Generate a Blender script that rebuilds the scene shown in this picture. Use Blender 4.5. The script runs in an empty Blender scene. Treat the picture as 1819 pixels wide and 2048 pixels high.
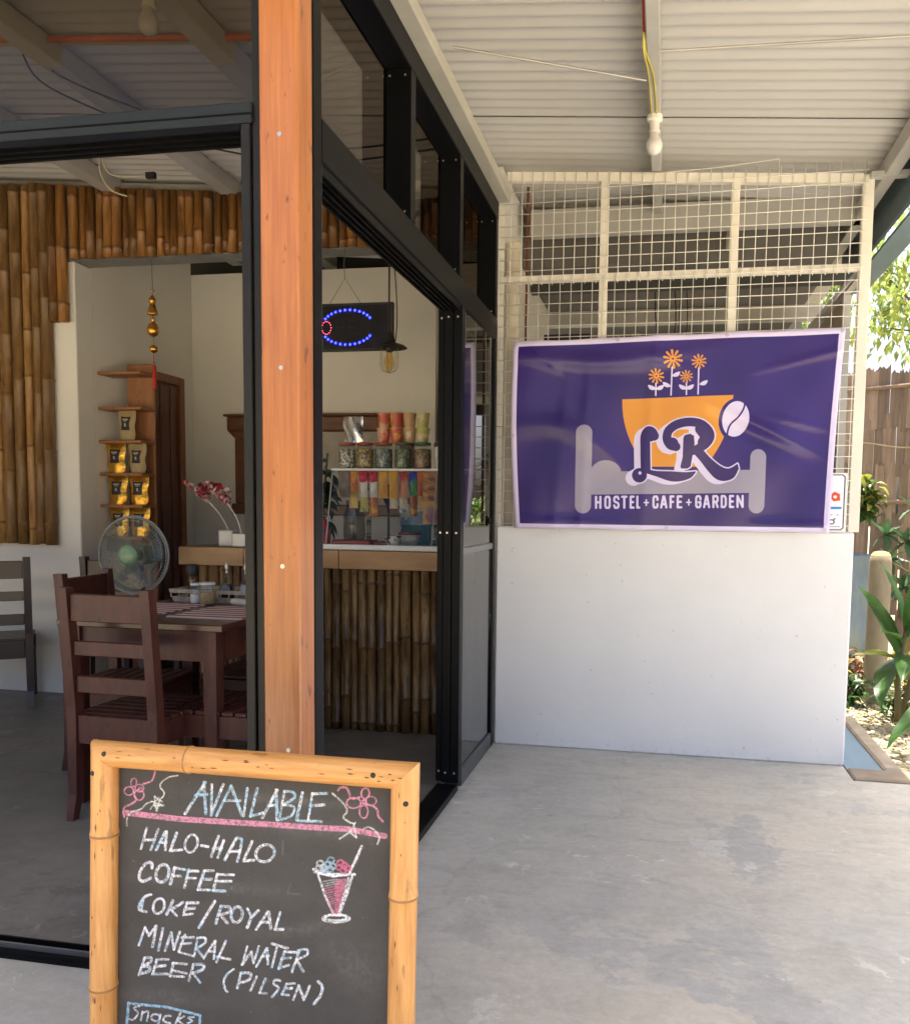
import bpy, math, random
import numpy as np
from mathutils import Vector, Matrix
random.seed(7); rng = np.random.default_rng(7)
R = math.radians
scene = bpy.context.scene
col = scene.collection

# ---------------------------------------------------------------- camera
cam = bpy.data.cameras.new('camera'); camo = bpy.data.objects.new('camera', cam); col.objects.link(camo)
scene.camera = camo
pitch, yaw, roll = .0773780, .1842867, .0135581
fwd = Vector((-math.sin(yaw)*math.cos(pitch), math.cos(yaw)*math.cos(pitch), -math.sin(pitch)))
rgt = Vector((math.cos(yaw), math.sin(yaw), 0)); upv = rgt.cross(fwd)
r2 = math.cos(roll)*rgt + math.sin(roll)*upv; u2 = -math.sin(roll)*rgt + math.cos(roll)*upv
m = Matrix((r2, u2, -fwd)).transposed().to_4x4(); m.translation = (0, 0, 1.2)
camo.matrix_world = m
cam.sensor_fit = 'HORIZONTAL'; cam.sensor_width = 36
cam.lens = 1673.546/1819*36
cam.shift_x = (909.5-1015.078)/1819; cam.shift_y = (1149.128-1024)/1819
cam.clip_start = .05; cam.clip_end = 600

# ---------------------------------------------------------------- world, sun, exposure
SUN = Vector((.02, .20, 1)).normalized()
w = bpy.data.worlds.new('World'); scene.world = w; w.use_nodes = True
nt = w.node_tree; bg = nt.nodes['Background']
sky = nt.nodes.new('ShaderNodeTexSky'); sky.sky_type = 'NISHITA'; sky.sun_disc = False
sky.sun_elevation = math.asin(SUN.z); sky.sun_rotation = math.atan2(SUN.x, SUN.y)
sky.air_density = .62; sky.dust_density = 8.0; sky.ozone_density = .6
nt.links.new(sky.outputs[0], bg.inputs[0]); bg.inputs[1].default_value = .15
sl = bpy.data.lights.new('sun', 'SUN'); sl.energy = 4.0; sl.angle = R(.6); sl.color = (1, .93, .83)
so = bpy.data.objects.new('sun', sl); col.objects.link(so); so.location = (3, 3, 20)
so.rotation_euler = (-SUN).to_track_quat('-Z', 'Y').to_euler()
scene.view_settings.view_transform = 'Standard'; scene.view_settings.look = 'None'
scene.view_settings.exposure = 1.95; scene.view_settings.gamma = 1
scene.render.engine = 'CYCLES'
scene.cycles.max_bounces = 10; scene.cycles.diffuse_bounces = 6; scene.cycles.transparent_max_bounces = 24
scene.cycles.sample_clamp_indirect = 6

# ---------------------------------------------------------------- materials
MATS = {}
def srgb(r, g, b):
    f = lambda c: ((c/255+.055)/1.055)**2.4 if c > 10 else c/255/12.92
    return (f(r), f(g), f(b))
def M(name, c, c2=None, rough=.6, metal=0, scale=6., stretch=(1, 1, 1), bump=0., rnd=0., detail=5, spec=.5, ramp=(.35, .7), bscale=None, emit=0, trans=0, coat=0, specks=0, sst=(1, 1, .35)):
    if name in MATS: return MATS[name]
    mt = bpy.data.materials.new(name); mt.use_nodes = True
    n = mt.node_tree.nodes; l = mt.node_tree.links; b = n['Principled BSDF']
    b.inputs['Roughness'].default_value = rough; b.inputs['Metallic'].default_value = metal
    b.inputs['Specular IOR Level'].default_value = spec; b.inputs['Coat Weight'].default_value = coat
    b.inputs['Coat Roughness'].default_value = .12
    tc = n.new('ShaderNodeTexCoord'); mp = n.new('ShaderNodeMapping'); mp.inputs['Scale'].default_value = stretch
    l.new(tc.outputs['Object'], mp.inputs[0])
    no = n.new('ShaderNodeTexNoise'); no.inputs['Scale'].default_value = scale; no.inputs['Detail'].default_value = detail
    no.inputs['Roughness'].default_value = .6
    vec = mp.outputs[0]
    oi = n.new('ShaderNodeObjectInfo')
    if rnd:
        ad = n.new('ShaderNodeVectorMath'); ad.operation = 'ADD'
        sc = n.new('ShaderNodeVectorMath'); sc.operation = 'SCALE'; sc.inputs[0].default_value = (7, 13, 5); sc.inputs[3].default_value = 3
        l.new(oi.outputs['Random'], sc.inputs[3]); l.new(mp.outputs[0], ad.inputs[0]); l.new(sc.outputs[0], ad.inputs[1]); vec = ad.outputs[0]
    l.new(vec, no.inputs['Vector'])
    cr = n.new('ShaderNodeValToRGB'); c2 = c2 or tuple(x*.72 for x in c)
    cr.color_ramp.elements[0].position = ramp[0]; cr.color_ramp.elements[1].position = ramp[1]
    cr.color_ramp.elements[0].color = (*c2, 1); cr.color_ramp.elements[1].color = (*c, 1)
    l.new(no.outputs['Fac'], cr.inputs[0]); out = cr.outputs[0]
    if rnd:
        hs = n.new('ShaderNodeHueSaturation'); mr = n.new('ShaderNodeMapRange')
        mr.inputs[3].default_value = 1-rnd; mr.inputs[4].default_value = 1+rnd*.7
        l.new(oi.outputs['Random'], mr.inputs[0]); l.new(mr.outputs[0], hs.inputs['Value']); l.new(out, hs.inputs['Color']); out = hs.outputs[0]
    if specks:      # pits, bruises and dark flecks in the surface
        for sc_, th, kk in ((42, .30, .75), (9, .27, .5)):
            m2 = n.new('ShaderNodeMapping'); m2.inputs['Scale'].default_value = sst; l.new(tc.outputs['Object'], m2.inputs[0]); a2 = n.new('ShaderNodeVectorMath'); a2.operation = 'ADD'
            s2 = n.new('ShaderNodeVectorMath'); s2.operation = 'SCALE'; s2.inputs[0].default_value = (31, 17, 23); l.new(oi.outputs['Random'], s2.inputs[3]); l.new(m2.outputs[0], a2.inputs[0]); l.new(s2.outputs[0], a2.inputs[1])
            t2 = n.new('ShaderNodeTexNoise'); t2.inputs['Scale'].default_value = sc_; t2.inputs['Detail'].default_value = 4; l.new(a2.outputs[0], t2.inputs['Vector'])
            r2_ = n.new('ShaderNodeMapRange'); r2_.inputs[1].default_value = th; r2_.inputs[2].default_value = th+.05; r2_.inputs[3].default_value = specks*kk; r2_.inputs[4].default_value = 0; l.new(t2.outputs['Fac'], r2_.inputs[0])
            x2 = n.new('ShaderNodeMix'); x2.data_type = 'RGBA'; l.new(r2_.outputs[0], x2.inputs[0]); l.new(out, x2.inputs[6]); x2.inputs[7].default_value = (*[q*.25 for q in c2], 1); out = x2.outputs[2]
    l.new(out, b.inputs['Base Color'])
    if bump:
        nb = no
        if bscale:
            nb = n.new('ShaderNodeTexNoise'); nb.inputs['Scale'].default_value = bscale; nb.inputs['Detail'].default_value = 6
            l.new(vec, nb.inputs['Vector'])
        bp = n.new('ShaderNodeBump'); bp.inputs['Strength'].default_value = bump; bp.inputs['Distance'].default_value = .01
        l.new(nb.outputs['Fac'], bp.inputs['Height']); l.new(bp.outputs[0], b.inputs['Normal'])
    if emit:
        l.new(out, b.inputs['Emission Color']); b.inputs['Emission Strength'].default_value = emit
    if trans:      # thin leaves: some light comes through
        tr = n.new('ShaderNodeBsdfTranslucent'); ms = n.new('ShaderNodeMixShader'); ms.inputs[0].default_value = trans
        l.new(out, tr.inputs[0]); l.new(b.outputs[0], ms.inputs[1]); l.new(tr.outputs[0], ms.inputs[2])
        l.new(ms.outputs[0], n['Material Output'].inputs[0])
    MATS[name] = mt; return mt
def GLASS(name, tint=(1, 1, 1), ior=1.5, rough=.0, refl=(1, 1, 1)):
    if name in MATS: return MATS[name]
    mt = bpy.data.materials.new(name); mt.use_nodes = True
    n = mt.node_tree.nodes; l = mt.node_tree.links; n.remove(n['Principled BSDF'])
    t = n.new('ShaderNodeBsdfTransparent'); t.inputs[0].default_value = (*tint, 1)
    g = n.new('ShaderNodeBsdfGlossy'); g.inputs['Roughness'].default_value = rough; g.inputs[0].default_value = (*refl, 1)
    f = n.new('ShaderNodeFresnel'); ge = n.new('ShaderNodeNewGeometry'); mr = n.new('ShaderNodeMapRange')      # thin pane: both faces reflect alike
    mr.inputs[3].default_value = ior; mr.inputs[4].default_value = 1/ior; l.new(ge.outputs['Backfacing'], mr.inputs[0]); l.new(mr.outputs[0], f.inputs[0])
    ms = n.new('ShaderNodeMixShader'); l.new(f.outputs[0], ms.inputs[0]); l.new(t.outputs[0], ms.inputs[1]); l.new(g.outputs[0], ms.inputs[2])
    l.new(ms.outputs[0], n['Material Output'].inputs[0]); MATS[name] = mt; return mt

# ---------------------------------------------------------------- mesh building
class MB:
    def __init__(s): s.v = []; s.f = []; s.m = []
    def add(s, vs, fs, mi=0):
        o = len(s.v); s.v += [tuple(v) for v in vs]; s.f += [tuple(o+i for i in f) for f in fs]; s.m += [mi]*len(fs); return s
    def box(s, a, b, mi=0, bev=0):
        x0, x1 = sorted((a[0], b[0])); y0, y1 = sorted((a[1], b[1])); z0, z1 = sorted((a[2], b[2]))
        if bev:
            e = bev; vs = []
            for (sx, sy, sz) in [(i, j, k) for i in (0, 1) for j in (0, 1) for k in (0, 1)]:
                X, Y, Z = (x0, x1)[sx], (y0, y1)[sy], (z0, z1)[sz]
                dx, dy, dz = (e, -e)[sx], (e, -e)[sy], (e, -e)[sz]
                vs += [(X, Y+dy, Z+dz), (X+dx, Y, Z+dz), (X+dx, Y+dy, Z)]
            I = lambda i, j, k, a: (i*4+j*2+k)*3+a
            fs = []
            for i in (0, 1):
                q = [I(i, 0, 0, 0), I(i, 1, 0, 0), I(i, 1, 1, 0), I(i, 0, 1, 0)]; fs.append(q[::-1] if i == 0 else q)
                q = [I(0, i, 0, 1), I(1, i, 0, 1), I(1, i, 1, 1), I(0, i, 1, 1)]; fs.append(q if i == 0 else q[::-1])
                q = [I(0, 0, i, 2), I(1, 0, i, 2), I(1, 1, i, 2), I(0, 1, i, 2)]; fs.append(q[::-1] if i == 0 else q)
            for i in (0, 1):
                for j in (0, 1):
                    fs.append([I(i, j, 0, 0), I(i, j, 0, 1), I(i, j, 1, 1), I(i, j, 1, 0)])
                    fs.append([I(i, 0, j, 0), I(i, 0, j, 2), I(i, 1, j, 2), I(i, 1, j, 0)])
                    fs.append([I(0, i, j, 1), I(0, i, j, 2), I(1, i, j, 2), I(1, i, j, 1)])
                    for k in (0, 1): fs.append([I(i, j, k, 0), I(i, j, k, 1), I(i, j, k, 2)])
            return s.add(vs, fs, mi)
        vs = [(x0, y0, z0), (x1, y0, z0), (x1, y1, z0), (x0, y1, z0), (x0, y0, z1), (x1, y0, z1), (x1, y1, z1), (x0, y1, z1)]
        return s.add(vs, [(0, 3, 2, 1), (4, 5, 6, 7), (0, 1, 5, 4), (1, 2, 6, 5), (2, 3, 7, 6), (3, 0, 4, 7)], mi)
    def hexa(s, vs, mi=0):
        return s.add(vs, [(0, 3, 2, 1), (4, 5, 6, 7), (0, 1, 5, 4), (1, 2, 6, 5), (2, 3, 7, 6), (3, 0, 4, 7)], mi)
    def tube(s, pts, r, n=8, mi=0, cap=True):
        pts = [Vector(p) for p in pts]; rs = r if isinstance(r, (list, tuple)) else [r]*len(pts)
        rings = []; prev = None
        for i, p in enumerate(pts):
            d = (pts[min(i+1, len(pts)-1)]-pts[max(i-1, 0)]).normalized()
            if prev is None:
                a = d.cross(Vector((0, 0, 1)));  a = a if a.length > 1e-3 else d.cross(Vector((0, 1, 0)))
            else: a = prev - d*prev.dot(d)
            a.normalize(); prev = a; b = d.cross(a)
            rings.append([p + (a*math.cos(2*math.pi*k/n) + b*math.sin(2*math.pi*k/n))*rs[i] for k in range(n)])
        vs = [v for rg in rings for v in rg]; fs = []
        for i in range(len(pts)-1):
            for k in range(n): fs.append((i*n+k, i*n+(k+1) % n, (i+1)*n+(k+1) % n, (i+1)*n+k))
        if cap: fs += [tuple(range(n))[::-1], tuple((len(pts)-1)*n+k for k in range(n))]
        return s.add(vs, fs, mi)
    def lathe(s, prof, c=(0, 0, 0), n=20, mi=0, axis='z'):
        vs = []; fs = []
        for (r, z) in prof:
            for k in range(n):
                a = 2*math.pi*k/n; x, y = r*math.cos(a), r*math.sin(a)
                p = (x, y, z) if axis == 'z' else ((x, -z, y) if axis == 'y' else (z, x, y))
                vs.append((c[0]+p[0], c[1]+p[1], c[2]+p[2]))
        for i in range(len(prof)-1):
            for k in range(n): fs.append((i*n+k, i*n+(k+1) % n, (i+1)*n+(k+1) % n, (i+1)*n+k))
        if prof[0][0] > 1e-5: fs.append(tuple(range(n))[::-1])
        if prof[-1][0] > 1e-5: fs.append(tuple((len(prof)-1)*n+k for k in range(n)))
        return s.add(vs, fs, mi)
    def grid(s, fn, nu, nv, mi=0):
        vs = [fn(i/nu, j/nv) for j in range(nv+1) for i in range(nu+1)]
        fs = [(j*(nu+1)+i, j*(nu+1)+i+1, (j+1)*(nu+1)+i+1, (j+1)*(nu+1)+i) for j in range(nv) for i in range(nu)]
        return s.add(vs, fs, mi)
    def mesh(s, name, mats, smooth=False):
        me = bpy.data.meshes.new(name); me.from_pydata(s.v, [], s.f)
        for mt in (mats if isinstance(mats, (list, tuple)) else [mats]): me.materials.append(mt)
        if any(s.m): me.polygons.foreach_set('material_index', s.m)
        if smooth:
            me.polygons.foreach_set('use_smooth', [True]*len(s.f))
            if smooth == 'a':
                me.set_sharp_from_angle(angle=R(38))
        me.update(); return me
WL = {}
def wloc(o): return WL.get(o.name, Vector((0, 0, 0)))
def tag(o, label=None, cat=None, group=None, kind=None):
    if label: o['label'] = label
    if cat: o['category'] = cat
    if group: o['group'] = group
    if kind: o['kind'] = kind
    return o
def link(name, data, parent=None, loc=(0, 0, 0), rot=None, world=True):
    o = bpy.data.objects.new(name, data); col.objects.link(o)
    loc = Vector(loc)
    if parent:
        o.parent = parent; o.location = loc - (wloc(parent) if world else Vector((0, 0, 0)))
    else: o.location = loc
    if rot: o.rotation_euler = rot
    WL[o.name] = loc
    return o
def thing(name, label, cat, loc=(0, 0, 0), rz=0, group=None, kind=None):
    o = link(name, None, None, loc); o.empty_display_size = .1; o.rotation_euler = (0, 0, rz)
    return tag(o, label, cat, group, kind)
def part(name, mb, mats, parent=None, smooth=False, world=True, loc=(0, 0, 0), rot=None):
    return link(name, mb.mesh(name, mats, smooth), parent, loc, rot, world)
def single(name, mb, mats, label, cat, base, smooth=False, group=None, kind=None):
    """one-mesh thing: built in world coordinates, its origin moved to base"""
    b = Vector(base); mb.v = [tuple(Vector(v)-b) for v in mb.v]
    return tag(link(name, mb.mesh(name, mats, smooth), None, b), label, cat, group, kind)
def dup(o, parent=None, loc=None, rz=None, label=None):
    c = o.copy(); col.objects.link(c); c.parent = parent
    if loc is not None: c.location = loc
    if rz is not None: c.rotation_euler = (0, 0, rz)
    if label: c['label'] = label
    for ch in list(o.children): dup(ch, c)
    return c

# ---- raster canvas for flat print (tarpaulin print, chalk drawing)
def vnoise(shape, cell, seed):
    g = np.random.default_rng(seed); h, wd = shape
    gh, gw = int(h/cell)+3, int(wd/cell)+3; t = g.random((gh, gw))
    y = np.arange(h)/cell; x = np.arange(wd)/cell; yi = y.astype(int); xi = x.astype(int); fy = (y-yi)[:, None]; fx = (x-xi)[None]
    fy = fy*fy*(3-2*fy); fx = fx*fx*(3-2*fx)
    a = t[yi][:, xi]; b = t[yi][:, xi+1]; c = t[yi+1][:, xi]; d = t[yi+1][:, xi+1]
    return (a*(1-fx)+b*fx)*(1-fy)+(c*(1-fx)+d*fx)*fy
class Canvas:
    def __init__(s, wd, h, quad, base):
        u = (np.arange(wd)+.5)/wd; v = (np.arange(h)+.5)/h      # row 0 = bottom
        U, V = np.meshgrid(u, v); q = [np.array(p, float) for p in quad]  # TL TR BR BL in drawing units
        Am = []; bm = []
        for (uu, vv), (x, y) in zip(((0, 1), (1, 1), (1, 0), (0, 0)), q):      # perspective map of the flat sheet
            Am += [[uu, vv, 1, 0, 0, 0, -x*uu, -x*vv], [0, 0, 0, uu, vv, 1, -y*uu, -y*vv]]; bm += [x, y]
        hm = np.linalg.solve(np.array(Am, float), np.array(bm, float)); dn = hm[6]*U+hm[7]*V+1
        s.X, s.Y = (hm[0]*U+hm[1]*V+hm[2])/dn, (hm[3]*U+hm[4]*V+hm[5])/dn; s.U, s.V = U, V; s.h, s.w = h, wd
        s.img = np.ones((h, wd, 4), np.float32); s.img[..., :3] = base
        s.px = np.hypot(q[1][0]-q[0][0], q[1][1]-q[0][1])/wd
    def _box(s, pts, pad):
        p = np.array(pts, float); x0, y0 = p.min(0)-pad; x1, y1 = p.max(0)+pad
        mk = (s.X > x0) & (s.X < x1) & (s.Y > y0) & (s.Y < y1)
        r = np.where(mk.any(1))[0]; c = np.where(mk.any(0))[0]
        if len(r) == 0 or len(c) == 0: return None
        return slice(r[0], r[-1]+1), slice(c[0], c[-1]+1)
    def dist(s, pts, X, Y):
        d = np.full(X.shape, 1e9)
        for (a, b) in zip(pts[:-1], pts[1:]):
            ax, ay = a; bx, by = b; dx, dy = bx-ax, by-ay; L = dx*dx+dy*dy+1e-9
            t = np.clip(((X-ax)*dx+(Y-ay)*dy)/L, 0, 1); d = np.minimum(d, np.hypot(X-ax-t*dx, Y-ay-t*dy))
        return d
    def put(s, sl, a, c):
        a = np.clip(a, 0, 1)[..., None]; s.img[sl][..., :3] = s.img[sl][..., :3]*(1-a)+np.array(c, np.float32)*a
    def stroke(s, pts, wd, c, tex=None, alpha=1):
        sl = s._box(pts, wd+2)
        if sl is None: return
        X, Y = s.X[sl], s.Y[sl]; d = s.dist(pts, X, Y); a = np.clip((wd/2-d)/s.px+.5, 0, 1)*alpha
        if tex is not None: a = a*tex[sl]
        s.put(sl, a, c if not callable(c) else c(sl))
    def poly(s, pts, c, grow=0, alpha=1):
        sl = s._box(pts, 4+abs(grow))
        if sl is None: return
        X, Y = s.X[sl], s.Y[sl]; ins = np.zeros(X.shape, bool); pp = list(pts)+[pts[0]]
        for (a, b) in zip(pp[:-1], pp[1:]):
            if a[1] == b[1]: continue
            cnd = ((a[1] > Y) != (b[1] > Y)) & (X < (b[0]-a[0])*(Y-a[1])/(b[1]-a[1])+a[0]); ins ^= cnd
        d = s.dist(pp, X, Y); sd = np.where(ins, d, -d)+grow
        s.put(sl, np.clip(sd/s.px+.5, 0, 1)*alpha, c)
    def image(s, name):
        im = bpy.data.images.new(name, s.w, s.h, alpha=False); im.colorspace_settings.name = 'sRGB'
        im.pixels.foreach_set(np.clip(s.img, 0, 1).astype(np.float32).ravel()); im.update(); im.pack(); return im
def ell(cx, cy, rx, ry, rot=0, n=28, a0=0, a1=2*math.pi):
    o = []
    for k in range(n+1):
        a = a0+(a1-a0)*k/n; x, y = rx*math.cos(a), ry*math.sin(a)
        o.append((cx+x*math.cos(rot)-y*math.sin(rot), cy+x*math.sin(rot)+y*math.cos(rot)))
    return o
def smooth_path(p, n=6):
    o = []
    for i in range(len(p)-1):
        p0, p1, p2, p3 = p[max(i-1, 0)], p[i], p[i+1], p[min(i+2, len(p)-1)]
        for k in range(n):
            t = k/n
            o.append(tuple(.5*((2*p1[j])+(-p0[j]+p2[j])*t+(2*p0[j]-5*p1[j]+4*p2[j]-p3[j])*t*t+(-p0[j]+3*p1[j]-3*p2[j]+p3[j])*t**3) for j in range(len(p1))))
    o.append(tuple(p[-1])); return o
def image_mat(name, im, rough=.5, bump=0, spec=.5, coat=0, bs=90):
    mt = bpy.data.materials.new(name); mt.use_nodes = True; n = mt.node_tree.nodes; l = mt.node_tree.links; b = n['Principled BSDF']
    t = n.new('ShaderNodeTexImage'); t.image = im; t.interpolation = 'Cubic'; t.extension = 'EXTEND'
    l.new(t.outputs[0], b.inputs['Base Color']); b.inputs['Roughness'].default_value = rough; b.inputs['Specular IOR Level'].default_value = spec
    b.inputs['Coat Weight'].default_value = coat; b.inputs['Coat Roughness'].default_value = .2
    if bump:
        no = n.new('ShaderNodeTexNoise'); no.inputs['Scale'].default_value = bs; no.inputs['Detail'].default_value = 4; tc = n.new('ShaderNodeTexCoord'); l.new(tc.outputs['Object'], no.inputs['Vector'])
        bp = n.new('ShaderNodeBump'); bp.inputs['Strength'].default_value = bump; bp.inputs['Distance'].default_value = .004
        l.new(no.outputs[0], bp.inputs['Height']); l.new(bp.outputs[0], b.inputs['Normal'])
    return mt
def add_uv(o, uvs_per_vert):
    me = o.data; uv = me.uv_layers.new(name='UVMap'); li = np.zeros(len(me.loops), int); me.loops.foreach_get('vertex_index', li)
    uv.data.foreach_set('uv', np.array(uvs_per_vert, np.float32)[li].ravel())
# ================================================================ SETTING
def concrete(name, cols, rough=.55):
    mt = bpy.data.materials.new(name); mt.use_nodes = True; n = mt.node_tree.nodes; l = mt.node_tree.links; b = n['Principled BSDF']
    tc = n.new('ShaderNodeTexCoord')
    def noise(sc, det, rg=.6, dist=0, st=(1, 1, 1), off=(0, 0, 0)):
        mp = n.new('ShaderNodeMapping'); mp.inputs['Scale'].default_value = st; mp.inputs['Location'].default_value = off; l.new(tc.outputs['Object'], mp.inputs[0])
        t = n.new('ShaderNodeTexNoise'); t.inputs['Scale'].default_value = sc; t.inputs['Detail'].default_value = det; t.inputs['Roughness'].default_value = rg
        t.inputs['Distortion'].default_value = dist; l.new(mp.outputs[0], t.inputs['Vector']); return t.outputs['Fac']
    def ramp(f, a, b_, ca=(0, 0, 0), cb=(1, 1, 1)):
        c = n.new('ShaderNodeValToRGB'); c.color_ramp.elements[0].position = a; c.color_ramp.elements[1].position = b_
        c.color_ramp.elements[0].color = (*ca, 1); c.color_ramp.elements[1].color = (*cb, 1); l.new(f, c.inputs[0]); return c.outputs[0]
    def mix(f, a, b_, mode='MIX', k=None):
        x = n.new('ShaderNodeMix'); x.data_type = 'RGBA'; x.blend_type = mode
        if k is not None: x.inputs[0].default_value = k
        if f is not None: l.new(f, x.inputs[0])
        for i, s in ((6, a), (7, b_)):
            if isinstance(s, tuple): x.inputs[i].default_value = (*s, 1)
            else: l.new(s, x.inputs[i])
        return x.outputs[2]
    base = mix(ramp(noise(.9, 5, .55, .3), .40, .62), cols[0], cols[1])
    base = mix(ramp(noise(.5, 5, .6, .4, off=(9, 4, 0)), .47, .62), base, cols[3])            # dusty beige
    base = mix(ramp(noise(1.7, 9, .68, .2, off=(3, 1, 0)), .555, .575), base, cols[2])          # trowelled patches with an edge
    base = mix(ramp(noise(2.6, 9, .72, .2, off=(13, 6, 0)), .60, .615), base, tuple(min(.8, c*1.14) for c in cols[1]))
    gray = mix(None, base, ramp(noise(30, 12, .8), .25, .8, (.80, .80, .80), (1.12, 1.12, 1.12)), 'MULTIPLY', 1)      # grain
    gray = mix(None, gray, ramp(noise(5, 11, .78, .4, st=(1, 1.7, 1), off=(1, 7, 0)), .32, .55, (.82, .82, .815), (1.03, 1.03, 1.03)), 'MULTIPLY', 1)
    gray = mix(None, gray, ramp(noise(11, 4, .55, .3, off=(2, 2, 0)), .245, .27, (.55, .54, .52), (1, 1, 1)), 'MULTIPLY', .85)      # dark spots
    gray = mix(None, gray, ramp(noise(55, 3, .5, off=(7, 2, 0)), .22, .27, (.5, .5, .48), (1, 1, 1)), 'MULTIPLY', .7)      # pits
    wm = n.new('ShaderNodeMath'); wm.operation = 'MULTIPLY'; l.new(ramp(noise(16, 8, .8, .6, off=(5, 5, 0)), .58, .61), wm.inputs[0]); l.new(ramp(noise(.8, 3, .5, off=(2.3, 8, 0)), .55, .66), wm.inputs[1])
    gray = mix(wm.outputs[0], gray, tuple(min(.8, c*1.25) for c in cols[3]))           # flaking lime
    vo = n.new('ShaderNodeTexVoronoi'); vo.feature = 'DISTANCE_TO_EDGE'; vo.inputs['Scale'].default_value = .55; mp = n.new('ShaderNodeVectorMath'); mp.operation = 'ADD'
    ns_ = n.new('ShaderNodeTexNoise'); ns_.inputs['Scale'].default_value = 3; ns_.inputs['Detail'].default_value = 6; l.new(tc.outputs['Object'], ns_.inputs['Vector']); scv = n.new('ShaderNodeVectorMath'); scv.operation = 'SCALE'; scv.inputs[3].default_value = .35
    l.new(ns_.outputs['Color'], scv.inputs[0]); l.new(tc.outputs['Object'], mp.inputs[0]); l.new(scv.outputs[0], mp.inputs[1]); l.new(mp.outputs[0], vo.inputs['Vector'])
    gray = mix(None, gray, ramp(vo.outputs['Distance'], .0012, .003, (.62, .61, .6), (1, 1, 1)), 'MULTIPLY', .3)      # hairline cracks
    l.new(gray, b.inputs['Base Color'])
    rr = n.new('ShaderNodeMapRange'); rr.inputs[3].default_value = rough-.15; rr.inputs[4].default_value = rough+.2
    l.new(noise(3.5, 6), rr.inputs[0]); l.new(rr.outputs[0], b.inputs['Roughness']); b.inputs['Specular IOR Level'].default_value = .4
    bp = n.new('ShaderNodeBump'); bp.inputs['Strength'].default_value = .25; bp.inputs['Distance'].default_value = .004
    l.new(noise(40, 8, .7), bp.inputs['Height']); l.new(bp.outputs[0], b.inputs['Normal'])
    MATS[name] = mt; return mt
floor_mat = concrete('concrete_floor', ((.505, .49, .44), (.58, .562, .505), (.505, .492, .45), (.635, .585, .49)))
gravel_soil = M('gravel_soil', (.42, .36, .22), (.26, .215, .12), scale=18, bump=.8, bscale=60, rough=.9)
mb = MB(); mb.add([(-150, -150, -.06), (150, -150, -.06), (150, 150, -.06), (-150, 150, -.06)], [(0, 1, 2, 3)])
tag(part('ground', mb, gravel_soil), kind='structure')
mb = MB().box((-6, -1.2, -.12), (.868, 7.4, 0)).box((.868, -1.2, -.12), (6, 3.93, -.002))
tag(part('floor', mb, floor_mat), kind='structure')
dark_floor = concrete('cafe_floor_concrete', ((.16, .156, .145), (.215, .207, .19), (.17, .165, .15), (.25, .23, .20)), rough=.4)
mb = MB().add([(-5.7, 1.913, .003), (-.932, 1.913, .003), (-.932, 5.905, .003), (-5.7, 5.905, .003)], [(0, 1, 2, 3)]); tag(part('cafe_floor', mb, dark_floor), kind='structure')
tan_conc = M('tan_concrete', (.36, .29, .21), (.25, .20, .15), scale=7, bump=.3, rough=.85)
mb = MB().box((.872, 3.932, -.12), (3.2, 4.085, .012), bev=.008); tag(part('step', mb, tan_conc), kind='structure')
blue_paint = M('blue_floor_paint', (.25, .37, .48), (.21, .30, .38), scale=3, stretch=(4, 1, 1), rough=.4, ramp=(.3, .6), bump=.1, bscale=30)
mb = MB().box((.872, 4.087, -.12), (1.035, 7.4, .004)); tag(part('path', mb, blue_paint), kind='structure')
mb = MB().box((1.037, 4.087, -.12), (1.118, 7.4, .02), bev=.01); tag(part('kerb', mb, M('beige_kerb', (.5, .42, .32), scale=9, bump=.3, rough=.85)), kind='structure')

# ---------------------------------------------------------------- roof
def rz(x): return 2.955-.075*(x+.8)           # underside of the sheets
steel_white = M('painted_purlin', (.48, .47, .44), (.41, .40, .37), scale=4, rough=.5)
sheet_mat = M('roof_sheet_inside', (.51, .50, .475), (.46, .45, .425), scale=1.5, stretch=(.3, 3, 1), rough=.42, detail=6)
roof = thing('roof', 'low corrugated metal lean-to roof on grey steel purlins over cafe and porch', 'roof', (-2.2, 4.2, 2.95))
Y0, Y1, PIT = .55, 7.05, .0762
ns = 8
for i in range(ns):
    a, b = Y0+(Y1-Y0)*i/ns, Y0+(Y1-Y0)*(i+1)/ns+.05
    nn = int((b-a)/PIT*8); mb = MB()
    for k in range(nn+1):
        y = a+(b-a)*k/nn; dz = .0095*math.sin(2*math.pi*y/PIT)+(.004 if i % 2 else 0)
        mb.v += [(-6.2, y, rz(-6.2)+dz), (1.12, y, rz(1.12)+dz)]
    mb.f = [(2*k, 2*k+1, 2*k+3, 2*k+2) for k in range(nn)]; mb.m = [0]*nn
    part('roof_sheet', mb, sheet_mat, roof, smooth=True)
def purlin(x, w, h, y0=.6, y1=7.0, mat=None):
    z = rz(x)-.012
    part('purlin', MB().box((x-w/2, y0, z-h), (x+w/2, y1, z), bev=.004), mat or steel_white, roof)
for x in (-5.2, -4.2, -3.28, -2.52, -1.75): purlin(x, .09, .085)
purlin(-.085, .048, .085)
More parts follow.
